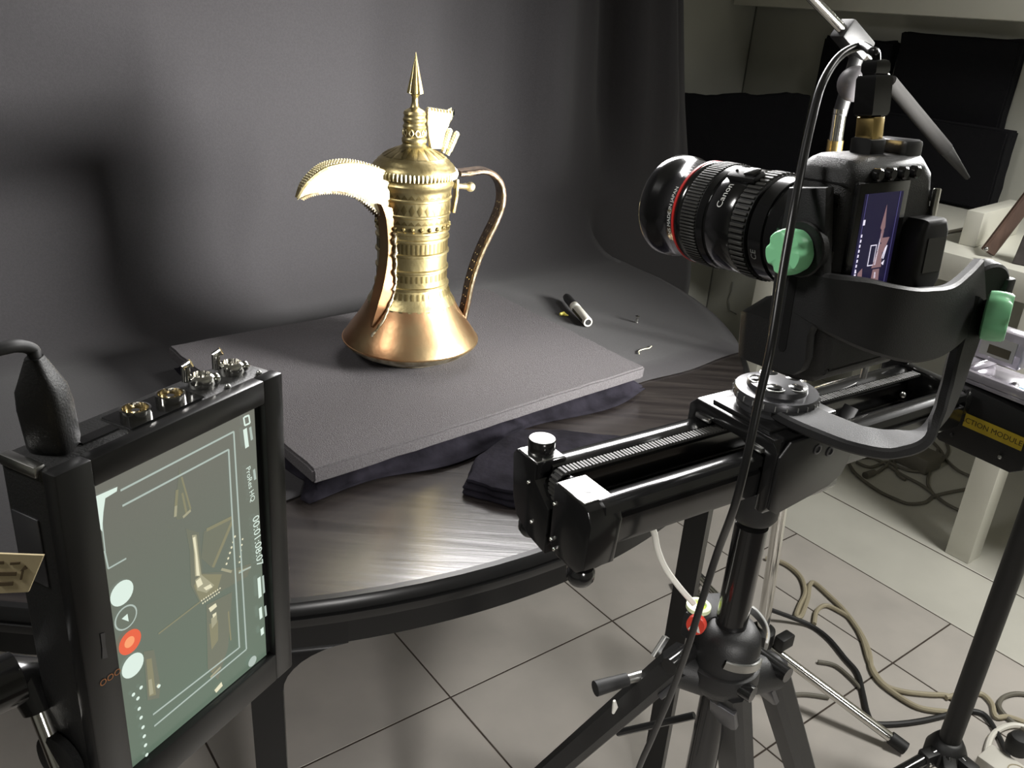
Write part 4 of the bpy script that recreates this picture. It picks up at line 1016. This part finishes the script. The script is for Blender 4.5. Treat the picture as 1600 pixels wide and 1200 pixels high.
# ------------------------------------------------------------------ chrome light stand with boom
SB = on_y(1190, 995, 1.45); ST = on_y(1313, 170, 1.42)
t = Thing('light_stand', 'chrome light stand with slanted boom tube behind the camera', 'light stand', Vector((SB.x, SB.y, 0)))
up = (ST-SB).normalized()
t.part('pole', MB().tube([SB, SB.lerp(ST, .62)], .0125, 24), M['chrome']); t.part('upper_pole', MB().tube([SB.lerp(ST, .61), ST], .0105, 24), M['chrome'])
t.part('brass_collar', MB().tube([SB.lerp(ST, .93), SB.lerp(ST, .955)], .0125, 20), M['gold'])
t.part('hub', MB().tube([SB-up*.05, SB-up*.045, SB+up*.02, SB+up*.025], [.02, .026, .026, .02], 24), M['plastic'])
t.part('hub_knob', MB().box(fr(SB+Vector((.04, -.02, .01)), U, VV), (-.02, -.012, -.015), (.02, .012, .015), .004), M['plastic'])
fo = on_z(1415, 1170, .012)
for f_ in (fo, Vector((SB.x-.06, SB.y+.37, .012)), Vector((SB.x-.11, SB.y+.33, .012))):
    h_ = SB+up*-.01
    lg = t.part('leg', MB().tube([h_.lerp(f_, .04), f_], .010, 16), M['chrome'])
    t.part('rubber_foot', MB().tube([h_.lerp(f_, .9), f_], .0135, 16), M['rubber'], lg)
t.part('ball_grip', MB().sphere(on_y(1336, 131, 1.38), .026, 24), M['ball'])
t.part('ball_stem', MB().tube([on_y(1322, 140, 1.41), on_y(1336, 131, 1.38)], .012, 14), M['ball'])
b0, b1, b2 = on_y(1255, -18, 1.36), on_y(1332, 62, 1.42), on_y(1478, 233, 1.52)
bm_ = t.part('boom', MB().tube([b0, b1, on_y(1392, 130, 1.46)], .0075, 18), M['chrome']); t.part('boom_sleeve', MB().tube([on_y(1390, 128, 1.459), b2], .0115, 20), M['boom_grey'], bm_)
t.part('boom_end', MB().tube([b2, on_y(1512, 278, 1.54)], [.011, .004], 14), M['plastic'], bm_)
dB = (b2-b1).normalized()
t.part('boom_clamp', MB().box(fr(b1, dB, Vector((.3, -.9, .1))), (-.030, -.016, -.016), (.030, .016, .016), .004), M['plastic'])
t.part('pole_head', MB().tube([ST-up*.01, b1-dB*-.02], .011, 14), M['plastic'])

# dark stand at the right border
DH = on_z(1482, 1160, .12)
t = Thing('dark_stand', 'black tube stand with spreader hub at bottom right', 'stand', Vector((DH.x, DH.y, 0)))
mD = Matrix.Translation((DH.x, DH.y, 0))
t.part('pole', MB().lathe(mD, [(.0185, .12), (.0185, 1.25)], 28), M['plastic'])
t.part('hub', MB().lathe(mD, [(.020, .07), (.036, .085), (.036, .105), (.030, .118), (.024, .128), (.019, .130)], 28), M['plastic'])
for ang_ in (205, 252, 300):
    a = math.radians(ang_); d_ = Vector((math.cos(a), math.sin(a), 0)); h_ = DH+d_*.03-Vector((0, 0, .015))
    ft = Vector((DH.x, DH.y, .012))+d_*.42
    ear = t.part('hub_ear', MB().box(fr(DH+d_*.042-Vector((0, 0, .022)), d_, Vector((-d_.y, d_.x, 0))), (-.018, -.012, -.016), (.018, .012, .016), .003), M['plastic'])
    t.part('ear_bolt', MB().tube([DH+d_*.05+Vector((-d_.y, d_.x, 0))*.014-Vector((0, 0, .025)), DH+d_*.05-Vector((-d_.y, d_.x, 0))*.014-Vector((0, 0, .025))], .004, 10), M['chrome'], ear)
    lg = t.part('leg', MB().tube([h_, ft], .0115, 16), M['gloss']); t.part('rubber_foot', MB().tube([h_.lerp(ft, .93), ft], .0145, 14), M['rubber'], lg)

# ------------------------------------------------------------------ cables and power strip on the floor
def cable(label, pix, r, m, name='floor_cable', z=None, n=6, group='cables on the floor'):
    pts = [on_z(p[0], p[1], (r+.001)+(p[2] if len(p) > 2 else 0)) for p in pix]
    return single(name, label, 'cable', MB().tube(smooth(pts, n), r, 8), m, group=group)
cable('black power cable snaking from light stand across the white floor', [(1205, 953, .03), (1240, 966, .01), (1268, 978), (1295, 998), (1320, 1028), (1340, 1052), (1349, 1085), (1356, 1115), (1367, 1130), (1400, 1131), (1440, 1126), (1475, 1118), (1500, 1111), (1535, 1115), (1555, 1140), (1570, 1170), (1582, 1200)], .0055, M['rubber'])
cable('beige cable looping beside the chrome pole and running to right', [(1196, 872), (1225, 880), (1250, 900), (1258, 925), (1250, 945), (1244, 962), (1252, 962), (1262, 935), (1265, 915), (1273, 911), (1295, 930), (1320, 955), (1345, 990), (1358, 1020), (1362, 1045), (1375, 1065), (1400, 1085), (1435, 1105), (1475, 1112), (1500, 1113)], .006, M['cable_beige'])
cable('second beige cable arching beside the first near tile joint', [(1272, 975), (1276, 955), (1290, 946), (1312, 955), (1332, 970), (1348, 1000), (1359, 1035), (1380, 1068), (1410, 1080), (1450, 1085), (1480, 1087), (1500, 1100), (1512, 1115)], .0055, M['cable_beige'])
cable('dim brown cable curving under the chrome stand leg', [(1230, 1150), (1216, 1105), (1225, 1090), (1255, 1085), (1295, 1090)], .0045, M['cable_grey'])
cable('short brown cable arc beside the black power cable', [(1278, 1034), (1305, 1040), (1330, 1060), (1348, 1080)], .0045, M['cable_grey'])
cable('pale cable bundle crossing behind the dark stand pole', [(1478, 1090), (1498, 1085), (1515, 1084), (1535, 1085), (1550, 1100), (1556, 1120), (1575, 1120), (1605, 1130)], .0055, M['cable_beige'])
cable('white cable hooking over the floor by the power strip', [(1546, 1200), (1542, 1175), (1550, 1150), (1565, 1138), (1585, 1133), (1608, 1138)], .006, M['plug_white'])
cable('grey brown cable loop at the right border of the floor', [(1604, 1085), (1585, 1084), (1567, 1090), (1561, 1102), (1568, 1115), (1585, 1130), (1606, 1142)], .005, M['cable_grey'])
pile = [
 ('long grey cable sagging lowest in the pile below the desk', [(1325, 722), (1335, 738), (1355, 755), (1378, 770), (1400, 780), (1420, 787), (1445, 785), (1458, 776), (1480, 770), (1512, 764)]),
 ('grey cable loop at the left of the pile below the desk', [(1324, 720), (1345, 715), (1365, 716), (1385, 726), (1410, 742), (1440, 758), (1462, 775), (1480, 788), (1500, 798)]),
 ('grey cable bowing through the middle of the pile below the desk', [(1338, 722), (1360, 730), (1385, 722), (1400, 728), (1425, 736), (1450, 735), (1470, 722), (1482, 705), (1478, 690)]),
 ('grey cable crossing steeply at right of the pile below the desk', [(1455, 688), (1468, 702), (1480, 720), (1497, 735), (1516, 744)]),
 ('grey cable rising beside the desk leg in the pile', [(1460, 775), (1450, 758), (1452, 738), (1462, 720), (1466, 700)]),
 ('thin grey cable with plug end in the pile below desk', [(1352, 743), (1370, 738), (1385, 728), (1395, 718), (1402, 740), (1415, 750)]),
 ('short grey cable arc at back of the pile below desk', [(1330, 716), (1350, 708), (1375, 706), (1400, 712), (1430, 716), (1455, 708)]),
]
for lab, px in pile: cable(lab, px, .0052, M['cable_grey'], group='cable pile below the desk')
mb = MB().tube([on_z(1352, 743, .01), on_z(1366, 738, .01)], [.012, .010], 10)
single('cable_plug', 'small grey plug at the left end of the cable pile', 'plug', mb, M['cable_grey'])
q0 = on_z(1420, 712, .02)
mb = MB().box(fr((q0.x, q0.y, 0), U, VV), (-.05, -.09, .001), (.05, .06, .055), .008)
single('power_adapter', 'dark box shaped power adapter among the cables below desk', 'adapter', mb, M['cable_grey'])
# power strip bottom right
ps = on_z(1556, 1162, .045); pe_ = on_z(1612, 1200, .045)
dS = (pe_-ps); dS.z = 0; dS.normalize(); mS_ = fr((ps.x, ps.y, 0), dS, Vector((-dS.y, dS.x, 0)))
t = Thing('power_strip', 'white power strip on the floor at bottom right', 'power strip', Vector((ps.x, ps.y, 0)))
t.part('housing', MB().box(mS_, (-.005, -.062, .001), (.33, -.005, .045), .004), M['plug_white'])
for k in range(4): t.part('socket', MB().lathe(mS_@Matrix.Translation((.06+.07*k, -.033, .0445)), [(.019, 0), (.019, .0015), (.017, .0016), (.0165, .0004)], 24), M['cable_beige'])
c = on_z(1592, 1160, .07)
mb = MB().lathe(mS_@Matrix.Translation(((mS_.inverted()@c).x, (mS_.inverted()@c).y, 0)), [(.018, .047), (.021, .05), (.022, .075), (.017, .085), (.006, .088)], 24)
single('black_plug', 'round black mains plug sitting in the white power strip', 'plug', mb, M['rubber'])

# ------------------------------------------------------------------ field monitor at the left
r1 = Vector((.429, .903, -.016)).normalized(); r2 = (ZZ-r1*r1.dot(ZZ)).normalized(); mn = r1.cross(r2)
MO = Vector((-.151, .347, 1.036))
MM = Matrix(((r1.x, r2.x, mn.x, MO.x), (r1.y, r2.y, mn.y, MO.y), (r1.z, r2.z, mn.z, MO.z), (0, 0, 0, 1)))
t = Thing('field_monitor', 'black field monitor recorder showing the pot on a grey green screen', 'monitor', MM@Vector((0, -.1, -.02)))
SWD, SHT = .0480, .0795
bx0, bx1, by0, by1 = -.0665, .0655, -.100, .0925
mb = MB()                                             # casing built as a frame round the recessed screen
mb.box(MM, (bx0, by0, -.030), (bx1, by1, -.003), .003)
cas = t.part('casing', mb, M['plastic'])
for lo, hi, nm in (((bx0, by0, -.004), (-SWD-.001, by1, .004), 'bezel_side'), ((SWD+.0035, by0, -.004), (bx1, by1, .004), 'bezel_side'), ((-SWD-.002, SHT, -.004), (SWD+.004, by1, .004), 'bezel_end'), ((-SWD-.002, by0, -.004), (SWD+.004, -SHT-.0015, .004), 'bezel_end')):
    t.part(nm, MB().box(MM, lo, hi, .0012), M['black'], cas)
t.part('inner_border', MB().box(MM, (-SWD-.001, -SHT-.001, -.0035), (SWD+.0035, SHT, -.0008)), M['black'], cas)
sc_o = t.part('screen', MB().box(MM, (-SWD, -SHT-.0008, -.001), (SWD, SHT-.0006, .0)), M['scr'], label='lit grey green screen with recording overlay')
LAY = [0]
def spart(name, polys, m, z=None):
    LAY[0] += 1; zz = .0002+.00006*LAY[0]
    mb = MB()
    for q in polys: mb.prism(MM@Matrix.Translation((0, 0, zz)), q, 0, .00004)
    return t.part(name, mb, m, sc_o, stuff=len(polys) > 1)
onm_i = MM.inverted()
def mp(px, py): q = onm_i@on_pl(px, py, MO, mn); return (q.x, q.y)
def line(a, b, w=.0005):
    A, B = Vector(mp(*a)), Vector(mp(*b)); d_ = (B-A).normalized(); nrm = Vector((-d_.y, d_.x))*w
    return [tuple(A-nrm), tuple(B-nrm), tuple(B+nrm), tuple(A+nrm)]
def disc(px, py, r, n=24): c = mp(px, py); return [(c[0]+r*math.cos(2*PI*k/n), c[1]+r*math.sin(2*PI*k/n)) for k in range(n)]
# pot picture on the screen
def pix(*pts): return [mp(*p) for p in pts]
spart('pot_shade', [pix((280, 730), (272, 806), (277, 812), (291, 807), (299, 796)), pix((318, 830), (364, 807), (350, 850), (332, 888), (314, 872)), pix((290, 826), (310, 832), (316, 895), (350, 893), (392, 880), (386, 900), (312, 942), (298, 915), (296, 860)),
     pix((322, 945), (362, 925), (356, 1010), (340, 1062), (324, 1045)), pix((224, 1018), (240, 1015), (250, 1070), (248, 1090), (230, 1094))], M['scr_olive'])
spart('pot_gold', [line((276, 765), (273, 806), .0008), line((284, 770), (291, 803), .0006), line((283, 745), (297, 795), .0005), line((363, 812), (332, 886), .0010), line((322, 828), (362, 808), .0009), pix((302, 915), (313, 897), (346, 897), (338, 924), (312, 938)), pix((326, 975), (340, 968), (340, 1000), (330, 1015)), line((247, 990), (312, 940), .0004), line((330, 1050), (346, 1030), .0006), line((356, 955), (360, 1000), .0005), pix((228, 1030), (236, 1028), (243, 1085), (232, 1088))], M['scr_gold'])
spart('pot_midtone', [pix((299, 836), (306, 835), (310, 870), (314, 900), (304, 900), (302, 862)), pix((304, 906), (314, 898), (334, 914), (322, 926), (307, 922)), pix((329, 966), (338, 960), (338, 972), (330, 982)), line((328, 1058), (344, 1042), .0007), line((274, 790), (273, 807), .0008), line((285, 808), (297, 797), .0007), line((345, 889), (361, 893), .0007), line((372, 893), (391, 886), .0006), pix((231, 1062), (236, 1060), (239, 1083), (233, 1086))], M['scr_mid'])
spart('pot_highlight', [pix((300, 840), (304, 838), (308, 872), (311, 899), (306, 899), (304, 865)), pix((305, 908), (312, 902), (316, 912), (308, 918)), pix((317, 918), (328, 912), (331, 917), (321, 922)), pix((325, 950), (336, 942), (338, 947), (328, 956)), pix((334, 1078), (345, 1065), (347, 1071), (337, 1082)), pix((331, 960), (337, 956), (337, 960), (332, 965))]
     +[disc(314+k*3.6, 938-k*2.4, .0005, 8) for k in range(9)]+[disc(316+k*3.6, 942-k*2.4, .0005, 8) for k in range(8)]+[disc(366-k*2.6, 838+k*8.5, .0007, 8) for k in range(6)]+[disc(378-k*1.2, 842+k*9, .0006, 8) for k in range(5)]+[disc(246, 1071, .0009, 8)], M['scr_glow'])
# framing guides
spart('guide_lines', [line((187, 766), (364, 674)), line((364, 674), (384, 1014)), line((384, 1014), (240, 1134)), line((190, 790), (356, 702)), line((356, 702), (373, 1012 - 0)), line((372, 1012), (238, 1116)),
      line((162, 860), (168, 888), .0004), line((168, 888), (196, 872), .0004), line((372, 895), (391, 885), .0004), line((155, 790), (163, 862), .0003)], M['scr_line'])
spart('corner_mark', [pix((148, 775), (182, 760), (181, 767), (163, 778), (160, 800), (158, 830), (155, 825), (150, 795))], M['scr_white'])
spart('touch_button', [disc(189, 926, .0062)], M['scr_white']); spart('touch_button', [disc(206, 1039, .0062)], M['scr_white'])
spart('play_ring', [disc(195, 964, .0062)], M['scr_line']); spart('play_face', [disc(195, 964, .0054)], M['scr']); spart('play_arrow', [pix((188, 966), (197, 958), (199, 970))], M['scr_white'])
spart('record_button', [disc(201, 1002, .0062)], M['scr_red']); spart('record_dot', [disc(200, 1002, .0028)], M['scr_orange'])
spart('level_dots', [disc(218+(x), y, .0010, 10) for x, y in ((0, 1073), (-12, 1084), (-5, 1090), (-3, 1106), (0, 1120), (3, 1135), (5, 1149), (7, 1163), (9, 1178), (28, 1071))], M['scr_white'])
spart('side_strip_icon', [line((379, 651), (386, 648), .0005), line((386, 648), (388, 660), .0005), line((388, 660), (380, 664), .0005), line((380, 664), (378, 651), .0005)], M['scr_white'])
spart('corner_dial', [disc(392, 1032, .0032)], M['scr_line'])
def vtext(body, size, p0_, p1_, m, name):
    LAY[0] += 1; A, B = Vector(mp(*p0_)), Vector(mp(*p1_)); c = (A+B)/2; d_ = (B-A).normalized()
    mm = MM@Matrix.Translation((c.x, c.y, .0003+.00006*LAY[0]))@Matrix.Rotation(math.atan2(d_.y, d_.x), 4, 'Z')
    t.part(name, MB().text(body, size, mm), m, sc_o)
vtext('00:01:08:07', .0070, (396, 805), (403, 883), M['scr_white'], 'timecode_text')
vtext('ProRes HQ', .0046, (385, 735), (391, 776), M['scr_white'], 'codec_text')
spart('blurred_caption', [line((379.5, 669), (383, 698), .0013)], M['scr_white']); spart('blurred_caption', [line((401.5, 901), (403.5, 932), .0012)], M['scr_white'])
spart('blurred_caption', [line((403.5, 948), (405, 965), .0011)], M['scr_white']); spart('blurred_caption', [line((406, 980), (407, 990), .0012)], M['scr_white'])
spart('faint_caption', [line((387, 666), (390, 686), .0008)], M['scr_line']); spart('faint_caption', [line((393, 732), (395, 748), .0008)], M['scr_line'])
spart('faint_caption', [line((407, 898), (409, 925), .0007)], M['scr_line']); spart('faint_caption', [line((410.5, 945), (412, 961), .0007)], M['scr_line'])
# bezel prints
mZ = MM@Matrix.Translation((0, 0, .0042))
mb = MB(); A = mp(162, 1053); mb.text('OOO', .0046, MM@Matrix.Translation((A[0], A[1], .0044))@Matrix.Rotation(math.radians(0), 4, 'Z')); t.part('bezel_lettering', mb, M['orange_ink'], cas)
t.part('bezel_mark', MB().prism(MM@Matrix.Translation((0, 0, .0042)), [mp(*p) for p in ((146, 985), (153, 983), (154, 1000), (156, 1012), (158, 1022), (149, 1024), (149, 1008))], 0, .0002), M['grey_metal'], cas)
# top side connectors (local: x along top, z depth, y up)
TY = by1
def tp(x, z, y=0): return MM@Vector((x, TY+y, z))
mTop = Matrix(((r1.x, -mn.x, r2.x, 0), (r1.y, -mn.y, r2.y, 0), (r1.z, -mn.z, r2.z, 0), (0, 0, 0, 1)))
def topm(x, z): m = mTop.copy(); m.translation = tp(x, z); return m
t.part('socket_recess', MB().prism(topm(0, -.014), [(-.022, -.0095), (.020, -.0095), (.020, .0095), (-.022, .0095)], .0, .0006), M['gloss'], cas)
for x in (-.0115, .0085):
    t.part('coax_socket', MB().lathe(topm(x, -.014), [(.0068, 0), (.0068, .004), (.0058, .0042), (.0055, .001), (.002, .001), (.0018, .003), (.0005, .003)], 28), M['chrome'], cas)
    t.part('coax_core', MB().lathe(topm(x, -.014), [(.0054, .0008), (.0054, .0018), (.0015, .002)], 24), M['gold'], cas)
t.part('card_slot', MB().prism(topm(-.034, -.012), [(-.009, -.003), (.009, -.003), (.009, .003), (-.009, .003)], -.0002, .0008), M['gloss'], cas)
for x in (.030, .050):
    rg = t.part('strap_ring', MB().lathe(topm(x, -.016), [(.0062, 0), (.0066, .002), (.0062, .005), (.0045, .006), (.004, .002)], 24), M['chrome'], cas)
    t.part('ring_post', MB().tube([tp(x-.004, -.022, .002), tp(x-.004, -.022, .010), tp(x-.002, -.020, .0115)], .0022, 10), M['chrome'], rg)
    t.part('ring_bead', MB().sphere(tp(x+.005, -.012, .003), .0028, 10), M['chrome'], rg)
for x in (.036, .058): t.part('case_screw', MB().sphere(tp(x, -.005, 0), .0015, 8), M['steel'], cas)
t.part('corner_bumper', MB().box(MM, (bx0-.0012, by1-.004, -.028), (bx0+.004, by1+.0012, -.006), .001), M['steel'], cas, label='bright worn metal corner')
t.part('side_label', MB().box(MM, (bx0-.0008, .035, -.026), (bx0, .068, -.010), .0003), M['grey_metal'], cas)
# paper tag on the side
tg0 = on_pl(65, 868, MM@Vector((bx0-.002, 0, 0)), r1)
mTg = fr(on_y(30, 897, .235), Vector((1, -.12, .02)), ZZ)
tq = [onp for onp in [mTg.inverted()@on_pl(*p, mTg.translation, (mTg.to_3x3()@Vector((0, 0, 1)))) for p in ((-60, 862), (69, 867), (45, 924), (-60, 929))]]
tt_ = Thing('paper_tag', 'cream paper tag with arrow print hanging at monitor left side', 'tag', mTg.translation)
tt_.part('tag_sheet', MB().prism(mTg, [(p.x, p.y) for p in tq], -.0004, .0004), M['tag'])
def tgp(*pts): return [((mTg.inverted()@on_pl(*p, mTg.translation, mTg.to_3x3()@Vector((0, 0, 1)))).x, (mTg.inverted()@on_pl(*p, mTg.translation, mTg.to_3x3()@Vector((0, 0, 1)))).y) for p in pts]
mb = MB()
tsgn = 1 if (mTg.to_3x3()@Vector((0, 0, 1))).dot(Vector(CC)-mTg.translation) > 0 else -1
for q in ([(33, 904), (36, 904), (39, 890), (36, 890)], [(33, 891), (45, 887), (41, 882)], [(-5, 892), (28, 892), (27, 898), (-5, 898)], [(-5, 875), (8, 875), (8, 880), (-5, 880)], [(18, 877), (34, 876), (33, 880), (18, 881)], [(2, 908), (23, 907), (22, 913), (2, 914)]):
    mb.prism(mTg, tgp(*q), tsgn*.0005, tsgn*.0008)
tt_.part('tag_print', mb, M['tagink'])
# power plug on top left with cable
t = Thing('monitor_plug', 'big black cable plug standing on the monitor top left corner', 'plug', tp(-.052, -.016))
pc0 = tp(-.050, -.017)
mq = Matrix.Translation(pc0)@((r2*1.0-r1*.10+mn*.04).normalized()).to_track_quat('Z', 'Y').to_matrix().to_4x4()
rows_ = [(.0, .0085, .0075), (.003, .0092, .0082), (.020, .0095, .0082), (.028, .0088, .0075), (.034, .0062, .0058), (.039, .0042, .0042), (.042, .003, .003)]
vs = []; fs = []; n_ = 24
for (z, a, b) in rows_:
    for j in range(n_):
        th_ = 2*PI*j/n_; ex = .55
        vs.append((a*math.copysign(abs(math.cos(th_))**ex, math.cos(th_)), b*math.copysign(abs(math.sin(th_))**ex, math.sin(th_)), z))
for i in range(len(rows_)-1):
    for j in range(n_): fs.append((i*n_+j, i*n_+(j+1) % n_, (i+1)*n_+(j+1) % n_, (i+1)*n_+j))
fs += [tuple(range(n_))[::-1], tuple((len(rows_)-1)*n_+j for j in range(n_))]
t.part('plug_body', MB().add(vs, fs, mq), M['plastic'])
pe = mq@Vector((0, 0, .041)); dpe = depth_of(pe)
t.part('cable', MB().tube(smooth([mq@Vector((0, 0, .034)), pe, dep(52, 548, dpe), dep(35, 541, dpe-.005), dep(10, 543, dpe-.012), dep(-40, 560, dpe-.02), dep(-120, 620, dpe-.03)], 6), .0026, 10), M['rubber'])
# articulated arm holding the monitor
t = Thing('articulating_mount', 'black articulated mount with chrome joint holding the field monitor', 'mount', dep(-60, 1110, .36))
a_ = MM@Vector((bx0+.006, -.064, -.032)); b_ = dep(-80, 1105, .34)
ja = MM@Vector((bx0-.010, -.066, -.026))
t.part('mount_disc', MB().lathe(Matrix.Translation(MM@Vector((bx0-.0035, -.064, -.018)))@(-r1).to_track_quat('Z', 'Y').to_matrix().to_4x4(), [(.012, -.0034), (.014, -.002), (.014, .002), (.012, .003)], 28), M['plastic'])
s0 = MM@Vector((bx0-.004, -.066, -.018)); s1 = dep(40, 1052, depth_of(s0)-.004); s2 = dep(-100, 1115, depth_of(s0)-.03)
t.part('joint_stud', MB().tube([s0, s1], .0045, 14), M['chrome'])
t.part('joint_block', MB().tube([s0.lerp(s1, .6), s1, s1.lerp(s2, .12)], [.007, .010, .0125], 18), M['gloss'])
t.part('arm_tube', MB().tube([s1.lerp(s2, .1), s2], .0125, 20), M['gloss'])
